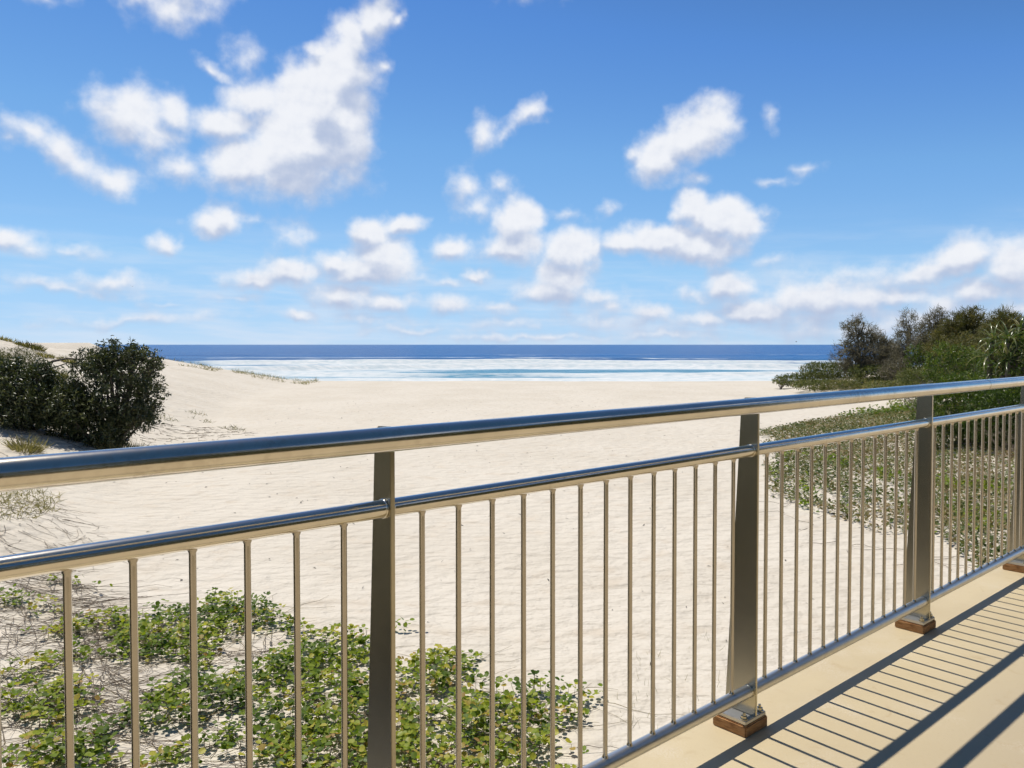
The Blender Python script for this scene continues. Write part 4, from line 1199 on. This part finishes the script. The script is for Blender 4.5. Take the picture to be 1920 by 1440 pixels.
# ---- pandanus: arching strap leaves in heads on bare stems
def strap(L, W, bend, fold=0.25):
    n = 9; V = []; Fc = []
    x = y = 0.0; a = 0.0
    for i in range(n + 1):
        t = i / n
        w = W * (1 - t ** 2.2) * (0.75 + 0.25 * math.sin(math.pi * min(1, t * 2.2))) + 0.002
        V += [(-w / 2, y, x + w * fold), (0, y, x), (w / 2, y, x + w * fold)]
        a = bend * t ** 1.5
        y += math.cos(a) * L / n; x -= math.sin(a) * L / n
    for i in range(n):
        for j in range(2):
            Fc.append((i * 3 + j, i * 3 + j + 1, i * 3 + j + 4, i * 3 + j + 3))
    return fast_mesh('leaf', V, Fc, L_PAND, True)
STRAPS = [strap(0.95, 0.085, 1.5), strap(0.85, 0.080, 2.1), strap(0.85, 0.085, 2.7), strap(1.0, 0.080, 1.0)]
def pandanus(px, Y, label, heads, seed, size=1.0, per=26):
    r = RS(seed)
    x = at_depth(px, Y)
    root = empty('pandanus', (x, Y, Hp(x, Y) - 0.03)); tag(root, label, 'pandanus', 'pandanus plants on the right')
    lines = []
    for (hx, hy, hz) in heads:
        hd = Vector((hx, hy, hz))
        lines.append(([Vector((hx * 0.1, hy * 0.1, 0)), Vector((hx * 0.35, hy * 0.35, hz * 0.45)), hd], [0.07, 0.06, 0.05]))
        for i in range(per):
            a = i * 2.399 + r.normal() * 0.1
            pitch = math.radians(r.uniform(5, 78)) if i > per * 0.25 else math.radians(r.uniform(-35, 10))
            lo = obj('leaf', STRAPS[r.randint(4)], root)
            lo.matrix_local = (Matrix.Translation(hd + Vector((0, 0, 0.08 * r.random_sample()))) @ Matrix.Rotation(a, 4, 'Z') @ Matrix.Rotation(pitch, 4, 'X') @ Matrix.Rotation(r.normal() * 0.15, 4, 'Y') @ Matrix.Scale(size * r.uniform(0.7, 1.1), 4))
    obj('trunk', tubes_mesh('trunk', lines, BARK, 8), root)
pandanus(1888, 20.4, 'taller pandanus with arching strap leaves at the right picture edge', [(0.30, 0, 2.45), (-0.2, -0.35, 2.15), (0.65, -0.2, 2.2), (0.15, -0.6, 1.85), (-0.35, -0.55, 1.7), (0.5, -0.7, 1.6)], 151, 0.85, 24)
pandanus(1850, 21.0, 'shorter pandanus with drooping strap leaves next to the bright green shrub', [(0, -0.2, 2.2), (-0.25, -0.5, 1.8), (0.3, -0.6, 1.7), (-0.1, -0.8, 1.4)], 152, 0.82, 24)

# ---- birds far off over the sea
def bird(px, py, Y, label, rz, flap):
    o = empty('seabird', px_pt(px, py, Y), rz); tag(o, label, 'bird', 'seabirds over the sea')
    bm = bmesh.new()
    q = bmesh.ops.create_uvsphere(bm, u_segments=10, v_segments=8, radius=1.0)
    for v in q['verts']:
        v.co = Vector((v.co.x * 0.07, v.co.y * 0.26, v.co.z * 0.07)); v.co.x *= 1 - 0.5 * max(0, -v.co.y / 0.26)
    obj('body', bm_mesh('body', bm, BARK, True), o)
    for s in (-1, 1):
        V = [(0, 0.10, 0), (0, -0.10, 0), (s * 0.32, 0.14, flap), (s * 0.32, -0.06, flap), (s * 0.66, 0.0, flap * 0.75), (s * 0.60, -0.08, flap * 0.75)]
        T_ = [(x, y, z + 0.012) for x, y, z in V]
        Fc = [(0, 1, 3, 2), (2, 3, 5, 4), (6, 8, 9, 7), (8, 10, 11, 9), (0, 2, 8, 6), (2, 4, 10, 8), (1, 7, 9, 3), (3, 9, 11, 5), (4, 5, 11, 10)]
        obj('wing', fast_mesh('wing', V + T_, Fc, BARK, False), o)
bird(1493, 641, 260, 'tiny seabird skimming the horizon left of the casuarinas', 0.9, 0.18)
bird(1697, 577, 190, 'tiny seabird in the sky above the see-through casuarina', -0.6, 0.22)
bird(248, 537, 240, 'tiny seabird against the low grey cloud on the left', 0.4, 0.12)

# ---- shrubs that stand outside the picture on the left; the steel posts mirror them
OFF = [(-4.5, 2.5, 'nearest to the dune'), (-4.7, 0.2, 'beside the camera'), (-4.3, -2.2, 'behind the camera')]
bl = [(0, (k / 3 - 0.5) * 2.2, 1.5, 0.9, 0.9, 1.35) for k in range(4)]
first = shrub('coastal_shrub', 'dark coastal shrub left of the picture, nearest to the dune', 'shrub', OFF[0][0], OFF[0][1], bl, L_BROWN, tips=1000, per=8, leaf=0.13, width=0.42, seed=170, fill=0.5, tbias=-0.2)
for x, y, w in OFF[1:]:
    o = first.copy(); C.objects.link(o); o.location = (x, y, Hp(x, y) - 0.03); o.rotation_euler = (0, 0, x * 3)
    o['label'] = 'dark coastal shrub left of the picture, ' + w
    for ch in first.children:
        c = ch.copy(); C.objects.link(c); c.parent = o
for k, nth in enumerate(('first', 'second', 'third', 'fourth', 'fifth', 'sixth')):
    p = RW(-4.5 + 3.0 * k, -6.4 - 0.5 * (k % 2), 0)
    o = first.copy(); C.objects.link(o); o.name = 'coastal_tree'; o.location = (p.x, p.y, Hp(p.x, p.y) - 0.03)
    o.rotation_euler = (0, 0, math.pi - TH + 0.3 * k); o.scale = (1.3, 1.3, 1.5 + 0.15 * (k % 3))
    o['label'] = 'tall dark coastal tree across the boardwalk behind the camera, %s from the near end' % nth; o['category'] = 'tree'; o['group'] = 'trees across the boardwalk'
    for ch in first.children:
        c = ch.copy(); C.objects.link(c); c.parent = o
